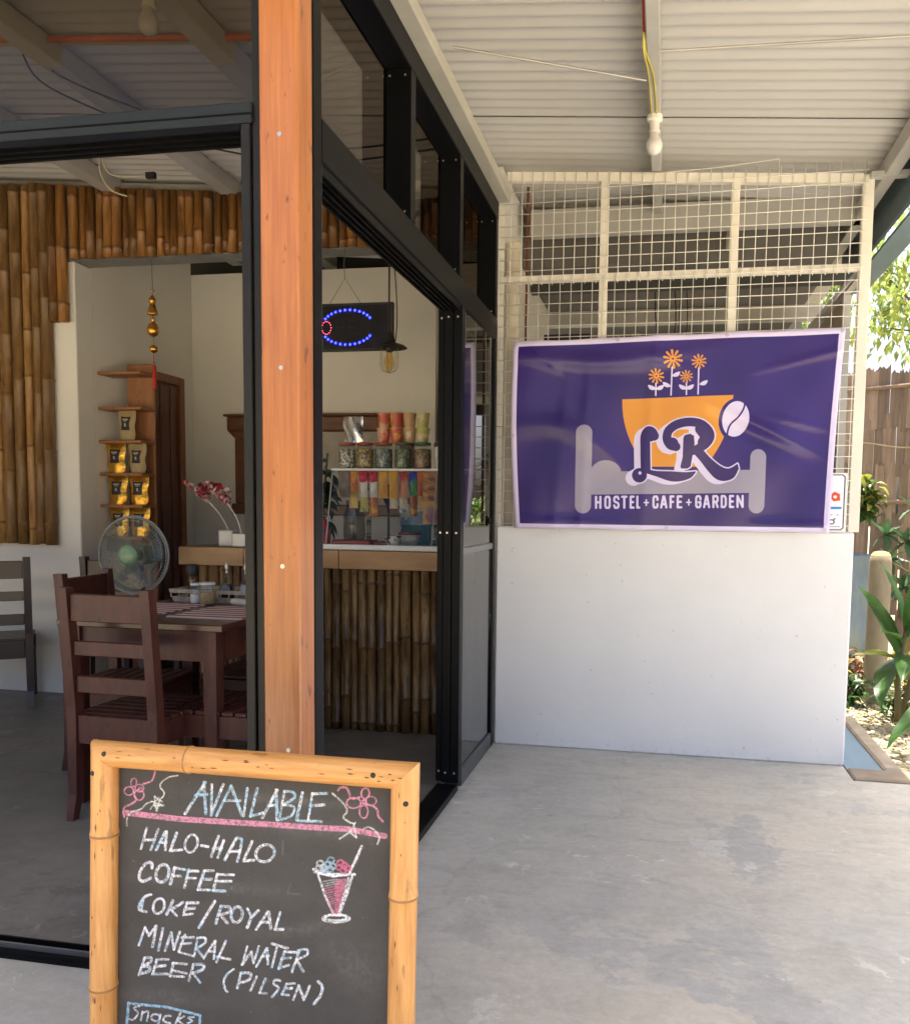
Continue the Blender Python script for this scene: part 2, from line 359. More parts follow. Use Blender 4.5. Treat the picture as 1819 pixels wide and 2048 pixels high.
# edge beam sitting on the glass partition and the fascia at the eave
part('edge_beam', MB().box((-.868, .6, 2.694), (-.782, 4.14, 2.742), bev=.004), M('edge_beam_paint', (.44, .43, .37), (.38, .365, .31), scale=5, rough=.5), roof)
fas = M('blue_grey_fascia', (.085, .13, .155), (.06, .10, .12), scale=2, rough=.45)
part('fascia', MB().box((1.03, .6, 2.60), (1.05, 5.6, 2.80), bev=.003), fas, roof)
part('gutter', MB().box((1.052, .6, 2.56), (1.17, 5.6, 2.575)).box((1.155, .6, 2.575), (1.17, 5.6, 2.67)), M('gutter_paint', (.16, .24, .28), (.12, .19, .22), scale=2, rough=.4), roof)
part('eave_purlin', MB().box((.925, .6, 2.72), (.985, 7.0, 2.80), bev=.004), steel_white, roof)
part('outrigger', MB().box((.87, 4.12, 2.715), (1.03, 4.16, 2.74)), steel_white, roof)
part('cross_beam', MB().box((-.78, 4.72, 2.72), (1.0, 4.80, 2.86), bev=.004), steel_white, roof)
rod = M('sag_rod', (.45, .43, .40), rough=.4, metal=.4)
part('sag_rod', MB().tube([(-.79, 3.02, 2.84), (-.11, 2.87+.33, 2.76)], .0045, 6), rod, roof)
part('sag_rod', MB().tube([(-.06, 3.05, 2.78), (.95, 3.02, 2.74)], .0045, 6), rod, roof)

# ---------------------------------------------------------------- corner post, glazed frames
def wood(name, c, c2, scale=5, st=(6, 6, .5), rough=.35, bump=.15, coat=.3, rnd=0): return M(specks=.8, name=name, c=c, c2=c2, *(), **dict(scale=scale, stretch=st, rough=rough, bump=bump, detail=8, ramp=(.3, .72), coat=coat, rnd=rnd)) if 1 else M(name, c, c2, scale=scale, stretch=st, rough=rough, bump=bump, detail=8, ramp=(.3, .72), coat=coat, rnd=rnd)
post_wood = wood('varnished_post_wood', (.52, .195, .055), (.35, .115, .031), st=(13, 13, .7), rough=.33)
p = thing('wooden_post', 'varnished orange brown square timber post at the cafe corner', 'post', (-.882, 1.875, 0))
part('shaft', MB().box((-.930, 1.832, 0), (-.836, 1.914, rz(-.9)-.013), bev=.004), post_wood, p)
screw = M('screw_zinc', (.75, .72, .65), rough=.3, metal=.8); dark_screw = M('screw_dark', (.02, .018, .015), rough=.5)
for z in (.62, 1.06, 1.52, 2.04):
    part('screw', MB().lathe([(0, -.003), (.004, -.003), (.0055, 0), (.0055, .001), (0, .001)], (-.880+(.012 if z < 1 else 0), 1.8315, z), 10, axis='y'), screw, p)
alu = M('black_aluminium', (.006, .0062, .007), (.004, .0042, .005), scale=3, rough=.36, metal=0., spec=.10)
alu_gr = M('silver_edge', (.35, .35, .36), rough=.35, metal=.6)
clear = GLASS('clear_glass', (.97, .98, .97)); bronze = GLASS('bronze_glass', (.56, .525, .47), 1.28)
XO, XI = -.836, -.930
sp = thing('glass_partition', 'black aluminium glazed side partition running back from the wooden post', 'partition', (-.88, 3.0, 0))
part('jamb', MB().box((XI, 1.918, 0), (XO, 1.968, 2.69), bev=.002), alu, sp)
part('glass_edge_strip', MB().box((XO-.014, 1.969, .03), (XO-.004, 1.976, 2.03)), alu_gr, sp)
for (a, b, c) in ((XI, 1.969, 4.12),):
    tr = part('transom', MB().box((XI, 1.969, 2.032), (XO, 4.12, 2.134), bev=.003), alu, sp)
    for k, x in enumerate((-.922, -.902, -.882, -.862, -.845)):      # sliding track lips under the transom
        part('track_lip', MB().box((x-.003, 1.969, 2.008), (x+.003, 3.39, 2.0315)), alu, tr)
part('head_rail', MB().box((XI, 1.969, 2.606), (XO, 4.12, 2.692), bev=.003), alu, sp)
for y in (2.683, 3.345, 4.062):
    mu = part('mullion', MB().box((XI, y, 2.1345), (XO, y+.052, 2.6055), bev=.002), alu, sp)
    for zz in (2.16, 2.585):
        for dx in (.022, .074): part('screw', MB().lathe([(0, -.003), (.003, -.002), (.0035, 0), (0, .0)], (XI+dx, y-.0005, zz), 8, axis='y'), screw, mu)
for (y0, y1) in ((1.970, 2.682), (2.736, 3.344), (3.398, 4.061)):
    part('transom_pane', MB().box((-.924, y0, 2.1345), (-.919, y1, 2.6055)), bronze, sp)
for k, (x0, x1) in enumerate(((XI-.012, -.914), (-.911, -.876), (-.873, XO))):
    st = part('stile', MB().box((x0, 3.394+(.02 if k == 0 else 0), .03), (x1, 3.452, 2.0315), bev=.003), alu, sp)
    for zz in (.075, 1.10, 1.985):
        part('screw', MB().lathe([(0, -.004), (.0035, -.003), (.0045, 0), (0, 0)], ((x0+x1)/2, 3.3935+(.02 if k == 0 else 0), zz), 8, axis='y'), screw, st)
part('end_jamb', MB().box((XI, 4.072, .0), (XO, 4.12, 2.0315), bev=.002), alu, sp)
part('bottom_track', MB().box((XI, 1.969, 0), (XO, 3.393, .028), bev=.003), alu, sp)
part('bottom_rail', MB().box((XI+.02, 3.453, 0), (XO, 4.071, .075), bev=.003), M('grey_aluminium', (.10, .105, .11), rough=.35, metal=.2), sp)
part('lock_rail', MB().box((-.905, 3.453, 1.005), (XO-.0015, 4.071, 1.035), bev=.003), alu_gr, sp)
part('upper_pane', MB().box((-.851, 3.4525, 1.036), (-.846, 4.0715, 2.0315)), GLASS('side_pane_glass', (.45, .45, .43), 1.8), sp)
part('lower_pane', MB().box((-.851, 3.4525, .0755), (-.846, 4.0715, 1.0045)), MATS['side_pane_glass'], sp)
part('lock_latch', MB().lathe([(0, -.004), (.013, -.004), (.015, 0), (0, 0)], (-.842, 4.03, 1.145), 14, axis='x').box((-.836, 4.02, 1.12), (-.826, 4.04, 1.17), bev=.003), alu, sp)
fp = thing('front_door_frame', 'black aluminium frame of the wide front opening left of the post', 'door frame', (-2.2, 1.89, 0))
hd = part('header', MB().box((-5.6, 1.845, 2.078), (-.955, 1.937, 2.124), bev=.003), M('header_aluminium', (.02, .025, .027), (.015, .019, .021), scale=3, rough=.4, spec=.3), fp)
part('groove', MB().box((-5.6, 1.8425, 2.095), (-.955, 1.8445, 2.0985)), alu, hd)
for y in (1.852, 1.880, 1.908, 1.932): part('track_lip', MB().box((-5.6, y-.004, 2.062), (-.985, y+.004, 2.0775)), alu, hd)
part('jamb', MB().box((-.984, 1.848, .03), (-.961, 1.937, 2.0775), bev=.002), M('jamb_aluminium', (.02, .0195, .018), rough=.36, spec=.25), fp)
part('jamb', MB().box((-.959, 1.856, 0), (-.933, 1.937, rz(-.95)-.013), bev=.002), MATS['jamb_aluminium'], fp)
tk = part('bottom_track', MB().box((-5.6, 1.846, 0), (-.985, 1.912, .012)), alu, fp)
for y in (1.850, 1.879, 1.908): part('track_lip', MB().box((-5.6, y-.003, .0121), (-.985, y+.003, .026)), alu_gr if y == 1.879 else alu, tk)
part('transom_pane', MB().box((-5.6, 1.888, 2.1245), (-.9595, 1.893, rz(-.95)-.02)), bronze, fp)

# ---------------------------------------------------------------- walls
white = M('white_wall_paint', (.835, .835, .82), (.785, .785, .77), scale=2.2, rough=.5, bump=.12, bscale=14, ramp=(.3, .65))
def wear(mt, zmax, colr, base_z):
    """chips, scuffs and a splashed dirt line with ragged edge on painted masonry"""
    n = mt.node_tree.nodes; l = mt.node_tree.links; b = n['Principled BSDF']; src = b.inputs['Base Color'].links[0].from_socket
    tc = n.new('ShaderNodeTexCoord'); sx = n.new('ShaderNodeSeparateXYZ'); l.new(tc.outputs['Object'], sx.inputs[0])
    def nz(sc, det, rg, st=(1, 1, 1)):
        mp = n.new('ShaderNodeMapping'); mp.inputs['Scale'].default_value = st; l.new(tc.outputs['Object'], mp.inputs[0])
        t = n.new('ShaderNodeTexNoise'); t.inputs['Scale'].default_value = sc; t.inputs['Detail'].default_value = det; t.inputs['Roughness'].default_value = rg; l.new(mp.outputs[0], t.inputs['Vector']); return t.outputs['Fac']
    def mr(v, a, c, d, e):
        m_ = n.new('ShaderNodeMapRange'); m_.inputs[1].default_value = a; m_.inputs[2].default_value = c; m_.inputs[3].default_value = d; m_.inputs[4].default_value = e; l.new(v, m_.inputs[0]); return m_.outputs[0]
    def mul(a, c):
        m_ = n.new('ShaderNodeMath'); m_.operation = 'MULTIPLY'; l.new(a, m_.inputs[0]); l.new(c, m_.inputs[1]); return m_.outputs[0]
    def mixc(f, a, c):
        x = n.new('ShaderNodeMix'); x.data_type = 'RGBA'; l.new(f, x.inputs[0]); l.new(a, x.inputs[6]); x.inputs[7].default_value = (*c, 1); return x.outputs[2]
    out = mixc(mul(mr(nz(22, 8, .8), .56, .66, 0, .65), mr(sx.outputs[2], base_z, base_z+zmax, 1, 0)), src, colr)
    out = mixc(mr(nz(38, 2, .5), .265, .235, 0, .55), out, (.42, .40, .38))
    out = mixc(mr(nz(3.2, 7, .7, (1, 1, .5)), .62, .72, 0, .28), out, (.62, .60, .55))
    l.new(out, b.inputs['Base Color'])
wear(white, .14, (.46, .41, .35), 0)
ww = thing('low_white_wall', 'low white painted masonry wall under the wire screen', 'wall', (0, 4.22, 0))
part('masonry', MB().box((-.834, 4.138, 0), (.87, 4.30, 1.116), bev=.008), white, ww)
cream = M('cream_wall_paint', (.77, .755, .71), (.71, .695, .65), scale=1.8, rough=.7, bump=.06, bscale=30)
cw = thing('front_inner_wall', 'white plastered cafe wall half covered with bamboo at the far left', 'wall', (-4.6, 4.68, 0))
part('masonry', MB().box((-5.7, 4.62, 0), (-3.557, 4.78, 2.665), bev=.006), cream, cw)
part('upper_masonry', MB().hexa([(-5.7, 4.6225, 2.668), (-.86, 4.6225, 2.668), (-.86, 4.775, 2.668), (-5.7, 4.775, 2.668), (-5.7, 4.6225, rz(-5.7)-.03), (-.86, 4.6225, rz(-.86)-.03), (-.86, 4.775, rz(-.86)-.03), (-5.7, 4.775, rz(-5.7)-.03)]), M('concrete_beam', (.30, .295, .28), scale=4, rough=.8), cw)
sw = thing('alcove_side_wall', 'cream side wall of the alcove holding the brown door', 'wall', (-3.6, 5.3, 0))
part('masonry', MB().box((-3.70, 4.7805, 0), (-3.558, 5.90, 3.05)), cream, sw)
bwl = thing('back_wall', 'cream plastered wall at the back of the cafe behind the counter', 'wall', (-2.4, 5.95, 0))
part('masonry', MB().box((-3.70, 5.906, 0), (-.86, 6.05, 2.93)), cream, bwl)
part('gap_shade_sheet', MB().box((-3.72, 6.10, 2.6), (-.86, 6.13, 3.16)), M('gap_shade_black', (.01, .01, .01), rough=.9), bwl)  # added black sheet: paints the gap under the roof dark, stops light behind
part('pilaster', MB().box((-1.77, 5.80, 0), (-1.62, 5.905, 2.93)), cream, bwl)
lw = thing('left_inner_wall', 'cream side wall closing the cafe at the far left outside the view', 'wall', (-5.75, 3.2, 0))
part('masonry', MB().box((-5.85, 1.85, 0), (-5.71, 4.78, 3.2)), cream, lw)
# right wall of the kitchen behind the partition line (keeps daylight out, as in the place)
kw = thing('kitchen_side_wall', 'white wall end continuing back behind the glass partition', 'wall', (-.9, 5.2, 0))
part('masonry', MB().box((-.93, 4.301, 0), (-.855, 6.05, 2.93)), cream, kw)
# ---------------------------------------------------------------- bamboo cladding
def culm_mesh(name, L, r, seed, mats, n=8):
    g = random.Random(seed); mb = MB(); zs = [0]; z = g.uniform(.02, .2)
    pts, rad, idx = [(0, 0, 0)], [r*g.uniform(.92, 1)], []
    bx, by = g.uniform(-.004, .004), g.uniform(-.002, .002)
    while z < L-.01:
        o = math.sin(z/L*math.pi)
        for dz, k in ((-.010, .97), (-.004, 1.07), (.001, 1.07), (.005, .96)):
            if 0 < z+dz < L: pts.append((bx*o, by*o, z+dz)); rad.append(r*k); idx.append((len(pts)-2, dz))
        z += g.uniform(.24, .52)
    pts.append((0, 0, L)); rad.append(r*g.uniform(.88, .98))
    mb.tube(pts, rad, n, cap=True)
    mi = [0]*len(mb.f)
    for i in range(len(pts)-1):
        if pts[i+1][2]-pts[i][2] < .012:
            for k in range(n): mi[i*n+k] = 1
    mb.m = mi
    return mb.mesh(name, mats, True)
def bamboo(nm, c, c2, node, rough=.40): return [M(nm, c, c2, scale=6, stretch=(5, 5, .7), rough=rough, rnd=.42, detail=6, bump=.3, coat=0, specks=.7), M(nm+'_node', node, scale=20, rough=.5)]
bam_dark = bamboo('bamboo_wall_culm', (.36, .175, .045), (.17, .068, .016), (.17, .072, .02))
bam_left = bamboo('bamboo_side_culm', (.38, .22, .075), (.18, .085, .022), (.19, .095, .03))
bam_cnt = bamboo('bamboo_counter_culm', (.30, .185, .075), (.10, .05, .018), (.12, .064, .024), .22)
x = -5.05
g = random.Random(3)
lowt = [culm_mesh('lower_culm', 2.17, .029+.004*k, 40+k, bam_left, 9) for k in range(4)]
while x < -3.70:
    k = g.randrange(4); o = link('bamboo_culm', lowt[k], cw, (x, 4.585, .945+g.uniform(-.006, .006)), (g.uniform(-.004, .004), g.uniform(-.006, .006), g.uniform(0, 6.28)))
    x += (.029+.004*k)*1.95
up = [culm_mesh('upper_culm', .80, .028+.004*k, 60+k, bam_dark) for k in range(3)]
x = -3.672
while x < -3.575:
    o = link('bamboo_culm', up[1], cw, (x, 4.587, 2.30), (0, 0, g.uniform(0, 6.28))); x += .062
x = -3.53
head = [culm_mesh('header_culm', .40, .0215+.002*k, 80+k, bam_dark) for k in range(6)]
while x < -.88:
    k = g.randrange(6); top = 3.115-(x+3.83)*.087
    o = link('bamboo_culm', head[k], cw, (x, 4.597, top-.40-g.uniform(0, .012)), (g.uniform(-.01, .01), g.uniform(-.015, .015), g.uniform(0, 6.28)))
    o.scale = (1, 1, (top-2.668)/.40); o.location.z = 2.668+g.uniform(-.004, .004)-wloc(cw).z
    x += (.0215+.002*k)*1.97
for zz in (2.70, ):
    for k in range(26):
        part('nail', MB().lathe([(0, -.002), (.003, -.001), (.003, 0), (0, 0)], (-3.50+k*.098, 4.572, zz+.004*math.sin(k*3)), 6, axis='y'), screw, cw)

# ---------------------------------------------------------------- service counter
ctr = thing('service_counter', 'bamboo fronted service counter with light wood top edge', 'counter', (-1.75, 4.5, 0))
pine = M('light_pine', (.50, .30, .135), (.33, .175, .07), scale=3, stretch=(1.2, 6, 6), rough=.45, detail=7, ramp=(.3, .7), bump=.1)
part('carcass', MB().box((-2.60, 4.255, 0), (-.935, 4.85, .945)), M('counter_carcass', (.12, .06, .03), rough=.7), ctr)
for k, (a, b) in enumerate(((-2.63, -2.245), (-2.242, -1.70), (-1.697, -.935))):
    part('apron_board', MB().box((a, 4.195+.002*k, .874), (b, 4.228, .972), bev=.003), pine, ctr)
part('countertop', MB().box((-2.63, 4.2285, .9455), (-.935, 4.87, .975), bev=.003), M('counter_top_wood', (.14, .07, .035), (.09, .042, .02), scale=3, stretch=(1, 5, 5), rough=.35), ctr)
cm = [culm_mesh('counter_culm', .872, .0205+.003*k, 100+k, bam_cnt) for k in range(5)]
x = -2.585
while x < -.95:
    k = g.randrange(5); r_ = .0205+.003*k
    link('bamboo_culm', cm[k], ctr, (x+r_, 4.228, .0), (0, g.uniform(-.006, .006), g.uniform(0, 6.28))); x += 2*r_*.98

# ---------------------------------------------------------------- wire screen above the low wall
cr_paint = M('cream_steel_paint', (.80, .765, .67), (.73, .69, .59), scale=6, rough=.5)
ms = thing('wire_screen', 'cream steel frame with welded square wire mesh above the white wall', 'screen', (0, 4.138, 1.118))
YS = 4.15
def topz(x): return 2.843-.0625*(x+.79)
part('frame_post', MB().box((.842, YS, 1.1165), (.892, YS+.03, topz(.87)), bev=.003), cr_paint, ms)
for x in (-.345, .262): part('frame_post', MB().box((x, YS-.004, 1.1165), (x+.040, YS+.026, topz(x)-.018), bev=.003), cr_paint, ms)
part('end_flat', MB().box((-.832, YS+.01, 1.1165), (-.815, YS+.02, 2.69)), cr_paint, ms)
part('top_bar', MB().hexa([(-.80, YS-.006, topz(-.8)-.042), (.8415, YS-.006, topz(.84)-.042), (.8415, YS+.03, topz(.84)-.042), (-.80, YS+.03, topz(-.8)-.042),
     (-.80, YS-.006, topz(-.8)), (.8415, YS-.006, topz(.84)), (.8415, YS+.03, topz(.84)), (-.80, YS+.03, topz(-.8))]), cr_paint, ms)
part('middle_bar', MB().box((-.832, YS-.002, 2.312), (.8415, YS+.028, 2.346), bev=.003), cr_paint, ms)
wire = M('mesh_wire', (.85, .83, .76), (.78, .75, .67), scale=9, rough=.45)
def wires(x0, x1, z0, z1, sp, offx, tilt, name, ztop=None):
    mb = MB(); gg = random.Random(int(z0*100)); x = x0+offx
    while x < x1:
        t = (ztop(x) if ztop else z1)+gg.uniform(-.002, .004)
        mb.tube([(x+gg.uniform(-.002, .002), YS-.012, z0), (x+tilt*(t-z0)+gg.uniform(-.002, .002), YS-.012, t)], .0020, 5); x += sp
    z = z0+.02
    while z < z1:
        d = gg.uniform(-.003, .003)
        mb.tube([(x0, YS-.0165, z-.004+d), ((x0+x1)/2, YS-.0165, z-.001), (x1, YS-.0165, z+.006-d)], .0020, 5); z += sp*1.02
    return part(name, mb, wire, ms, smooth=True)
wires(-.835, .862, 2.296, 2.79, .0525, .055, .004, 'wire_mesh', lambda x: 2.795 if x > -.2 else topz(x)-.002)
wires(-.835, .845, 1.117, 2.335, .0525, .036, .004, 'wire_mesh')
part('loose_wire', MB().tube([(-.2, YS-.016, topz(-.2)-.02), (.2, YS-.018, 2.80), (.47, YS-.018, 2.822), (.471, YS-.018, 2.72)], .0017, 5), wire, ms)

# ---------------------------------------------------------------- printed tarpaulin
def bannerimg():
    Q = [(1027, 684), (1691, 655), (1656, 1066), (1031, 1056)]
    PUR = np.array((56, 39, 112))/255.; LAV = np.array((222, 212, 244))/255.; ORG = np.array((226, 152, 60))/255.; GRY = np.array((158, 152, 172))/255.; DKP = np.array((58, 40, 104))/255.
    c = Canvas(1500, 900, Q, LAV)
    k = lambda p: [(1100+x/3.781, 680+y/3.781) for x, y in p]; s_ = 1/3.781
    inn = (c.U > .017) & (c.U < .983) & (c.V > .026) & (c.V < .972); c.img[inn, :3] = PUR
    nz = vnoise((900, 1500), 170, 5)[..., None]*.06-.03
    c.img[..., :3] += nz*np.array((1, .6, 1.2))*inn[..., None]
    # bed
    c.stroke(k([(252, 715), (241, 1257)]), 118*s_, GRY); c.stroke(k([(1560, 902), (1547, 1256)]), 122*s_, GRY)
    c.poly(k([(295, 1008), (1510, 995), (1505, 1166), (292, 1178)]), GRY); c.poly(k(ell(410, 1022, 116, 100)), GRY)
    # cup
    cup = smooth_path([(530, 462), (536, 580), (562, 700), (605, 810), (665, 900), (740, 972)])+smooth_path([(1140, 972), (1215, 895), (1295, 755), (1345, 590), (1370, 430)])
    c.poly(k(cup), ORG)
    # coffee bean
    c.poly(k(ell(1380, 614, 122, 160, .22)), PUR); c.poly(k(ell(1387, 612, 102, 137, .22)), LAV)
    c.stroke(k(smooth_path([(1460, 480), (1445, 540), (1405, 600), (1355, 645), (1330, 690), (1322, 745)])), 13*s_, DKP)
    # letters: white drop, white outline, purple face
    Lst = smooth_path([(768, 740), (752, 712), (725, 706), (704, 745), (703, 830), (706, 985)])
    Ltail = smooth_path([(640, 1000), (700, 985), (780, 1002), (900, 1006), (1000, 1012), (1086, 1006)])+smooth_path([(1080, 1020), (1040, 1058), (960, 1080), (880, 1076), (790, 1045), (715, 1022)])
    Lball = ell(660, 1035, 56, 54)
    Rbowl = smooth_path([(935, 822), (890, 808), (866, 760), (880, 700), (940, 655), (1030, 636), (1120, 650), (1180, 700), (1192, 750), (1160, 800), (1100, 838), (1060, 852)])
    Rball = ell(905, 800, 48, 48)
    Rstem = [(1032, 765), (1008, 950)]
    Rleg = smooth_path([(1058, 835), (1130, 842), (1195, 905), (1270, 965), (1335, 985), (1402, 950)])+smooth_path([(1412, 985), (1372, 1055), (1300, 1078), (1235, 1060), (1175, 1000), (1120, 930), (1068, 872)])
    def letters(off, g, colr):
        T = lambda p: k([(x+off[0], y+off[1]) for x, y in p])
        c.stroke(T(Lst), (74+2*g)*s_, colr); c.stroke(T([(745, 735), (735, 738)]), (92+2*g)*s_, colr); c.poly(T(Lball), colr, g*s_); c.poly(T(Ltail), colr, g*s_)
        c.stroke(T(Rbowl), (66+2*g)*s_, colr); c.stroke(T([(1120, 690), (1165, 745), (1140, 790)]), (84+2*g)*s_, colr); c.poly(T(Rball), colr, g*s_)
        c.poly(T([(990, 755), (1000, 735), (1040, 725), (1070, 740), (1075, 800), (1045, 970), (1020, 985), (975, 985), (968, 970), (985, 900)]), colr, g*s_); c.poly(T(Rleg), colr, g*s_)
    letters((-44, 20), 4, LAV); letters((-22, 10), 6, LAV); letters((0, 0), 10, LAV)
    letters((0, 0), 0, DKP)
    c.poly(k(ell(664, 1018, 12, 13)), LAV)
    # text
    segs = {'H': [[(0, 0), (0, 1)], [(1, 0), (1, 1)], [(0, .5), (1, .5)]], 'O': [[(0, .15), (.2, 0), (.8, 0), (1, .15), (1, .85), (.8, 1), (.2, 1), (0, .85), (0, .15)]],
            'S': [[(1, .2), (.8, 0), (.2, 0), (0, .15), (0, .35), (.2, .47), (.8, .55), (1, .68), (1, .86), (.8, 1), (.2, 1), (0, .8)]], 'T': [[(0, 0), (1, 0)], [(.5, 0), (.5, 1)]],
            'E': [[(1, 0), (0, 0), (0, 1), (1, 1)], [(0, .5), (.85, .5)]], 'L': [[(0, 0), (0, 1), (1, 1)]], '+': [[(0, .55), (1, .55)], [(.5, .3), (.5, .8)]],
            'C': [[(1, .3), (1, .15), (.8, 0), (.2, 0), (0, .15), (0, .85), (.2, 1), (.8, 1), (1, .85), (1, .7)]], 'A': [[(0, 1), (.42, 0), (.58, 0), (1, 1)], [(.2, .7), (.8, .7)]],
            'F': [[(1, 0), (0, 0), (0, 1)], [(0, .5), (.85, .5)]], 'G': [[(1, .3), (1, .15), (.8, 0), (.2, 0), (0, .15), (0, .85), (.2, 1), (.8, 1), (1, .85), (1, .55), (.6, .55)]],
            'R': [[(0, 1), (0, 0), (.8, 0), (1, .12), (1, .4), (.8, .52), (0, .52)], [(.6, .52), (1, 1)]], 'D': [[(0, 0), (.7, 0), (1, .2), (1, .8), (.7, 1), (0, 1), (0, 0)]], 'N': [[(0, 1), (0, 0), (1, 1), (1, 0)]]}
    xs = [('H', 328, 378), ('O', 397, 447), ('S', 463, 513), ('T', 522, 572), ('E', 586, 625), ('L', 636, 668), ('+', 688, 736), ('C', 757, 805), ('A', 815, 872), ('F', 886, 925), ('E', 940, 985),
          ('+', 1008, 1058), ('G', 1080, 1130), ('A', 1140, 1196), ('R', 1210, 1260), ('D', 1273, 1322), ('E', 1336, 1378), ('N', 1393, 1450)]
    for ch, a, b in xs:
        for sg in segs[ch]:
            sl_ = -.006*(a-328)
            c.stroke(k([(a+9+(b-a-18)*u, 1195+80*v+sl_) for u, v in sg]), (17 if ch != '+' else 11)*s_, LAV)
    # flowers
    def flower(x, y, r, npet, stem, leaves):
        c.stroke(k(stem), 11*s_, LAV)
        for (lx, ly, dx) in leaves:
            c.poly(k(smooth_path([(lx-dx*30, ly+12), (lx-dx*5, ly-10), (lx+dx*34, ly-20), (lx+dx*22, ly+12), (lx-dx*5, ly+20), (lx-dx*30, ly+12)])), LAV)
        for i in range(npet):
            a = 2*math.pi*i/npet+.2; ca, sa = math.cos(a), math.sin(a)
            c.stroke(k([(x+ca*r*.3, y+sa*r*.3), (x+ca*r*.62, y+sa*r*.62)]), r*.16*s_, ORG); c.stroke(k([(x+ca*r*.58, y+sa*r*.58), (x+ca*r*.86, y+sa*r*.86)]), r*.235*s_, ORG)
        c.poly(k(ell(x, y, r*.3, r*.3)), ORG); c.poly(k(ell(x, y, r*.1, r*.1)), PUR)
    flower(785, 283, 62, 10, [(782, 340), (781, 432)], [(757, 372, -1), (808, 372, 1)])
    flower(910, 152, 78, 10, [(904, 215), (896, 430)], [(930, 270, 1), (868, 350, -1)])
    flower(1012, 287, 52, 10, [(1012, 335), (1012, 426)], [(990, 370, -1), (1034, 370, 1)])
    flower(1107, 172, 60, 10, [(1105, 222), (1100, 424)], [(1138, 338, 1)])
    return c.image('tarpaulin_print')
vinyl = image_mat('printed_vinyl', bannerimg(), rough=.24, spec=.5, coat=.0, bump=.12, bs=9)
def ban(u, v):       # v=0 bottom
    TL, TR, BR, BL = Vector((-.752, 0, 2.020)), Vector((.785, 0, 2.049)), Vector((.747, 0, 1.112)), Vector((-.731, 0, 1.110))
    p = (TL*(1-u)+TR*u)*v+(BL*(1-u)+BR*u)*(1-v)
    d = .006*math.sin(u*9+v*3)+.004*math.sin(u*21-v*7)
    d += .016*math.exp(-((v-.93+.05*math.sin(u*5))/.04)**2)*math.exp(-((u-.25)/.3)**2)       # sag fold under the top hem
    t = (u-.66)*.62+(v-.62)*.78; q = (u-.80)*.78-(v-.55)*.62                                   # diagonal crease at right
    d += .020*math.exp(-abs(t)/.016)*math.exp(-(q/.16)**2)-.012*math.exp(-abs(t+.05)/.022)*math.exp(-(q/.14)**2)+.010*math.exp(-abs(t-.06-.3*q)/.010)*math.exp(-((q-.06)/.09)**2)
    t2 = (u-.17)*.5+(v-.45)*.87-.08*math.sin(u*9); d += .013*math.exp(-(t2/.05)**2)*math.exp(-((u-.18)/.16)**2)
    d += .006*math.exp(-((u-.13-.06*v)/.02)**2)*(1-v)+.006*math.exp(-((u-.22-.03*v)/.016)**2)*(1-v)+.005*math.exp(-((u-.42-.03*v)/.02)**2)+.007*math.exp(-abs((u-.05)*.8-(.97-v)*.6)/.010)*math.exp(-((u-.1)/.09)**2)+.006*math.exp(-abs((u-.5)*.5+(v-.86)*.85)/.012)*math.exp(-((u-.47)/.1)**2)
    t3 = (u-.9)*.35-(v-.86)*.94; d += .011*math.exp(-abs(t3)/.012)*max(0, min(1, (u-.7)*6))
    d += .012*math.exp(-((v-.035)/.025)**2)*max(0, math.sin(u*8.5))
    bow = .012*math.sin(math.pi*v)
    p.x += (.016*math.sin(math.pi*v*1.0)*(-1 if u < .5 else -.2))*abs(2*u-1)**3
    edge = .03*math.exp(-((1-u)/.03))*(1-v)
    p.y = 4.126-.022-d*.95-edge*.5
    if v > .999 or v < .001: p.z += .002*math.sin(u*30)
    return tuple(p)
mb = MB().grid(ban, 110, 66)
bo = single('banner', mb, vinyl, 'purple printed vinyl banner with cup, bed and hostel cafe garden lettering', 'banner', (0, 4.10, 1.10), smooth=True)
add_uv(bo, [(i/110, j/66) for j in range(67) for i in range(111)])
ring = M('eyelet_steel', (.6, .6, .62), rough=.3, metal=.9); cord = M('white_tie', (.75, .73, .68), rough=.7)
for (u_, v_) in ((.008, .985), (.33, .987), (.66, .987), (.992, .985), (.006, .5), (.01, .015), (.5, .012), (.985, .015)):
    e_ = Vector(ban(u_, v_)); part('eyelet', MB().tube([(e_.x+.0065*math.cos(a), e_.y-.002, e_.z+.0065*math.sin(a)) for a in [math.pi*i/6 for i in range(13)]], .002, 5, cap=False), ring, bo, smooth=True)
    if v_ > .9: part('tie_cord', MB().tube(smooth_path([(e_.x, e_.y-.004, e_.z), (e_.x+.004, e_.y+.004, e_.z+.018), (e_.x+.002, 4.139, e_.z+.022), (e_.x-.003, e_.y+.006, e_.z+.012), (e_.x, e_.y-.003, e_.z-.002)]), .0014, 5), cord, bo, smooth=True)
sd = bo.modifiers.new('thickness', 'SOLIDIFY'); sd.thickness = .0008; sd.offset = 0
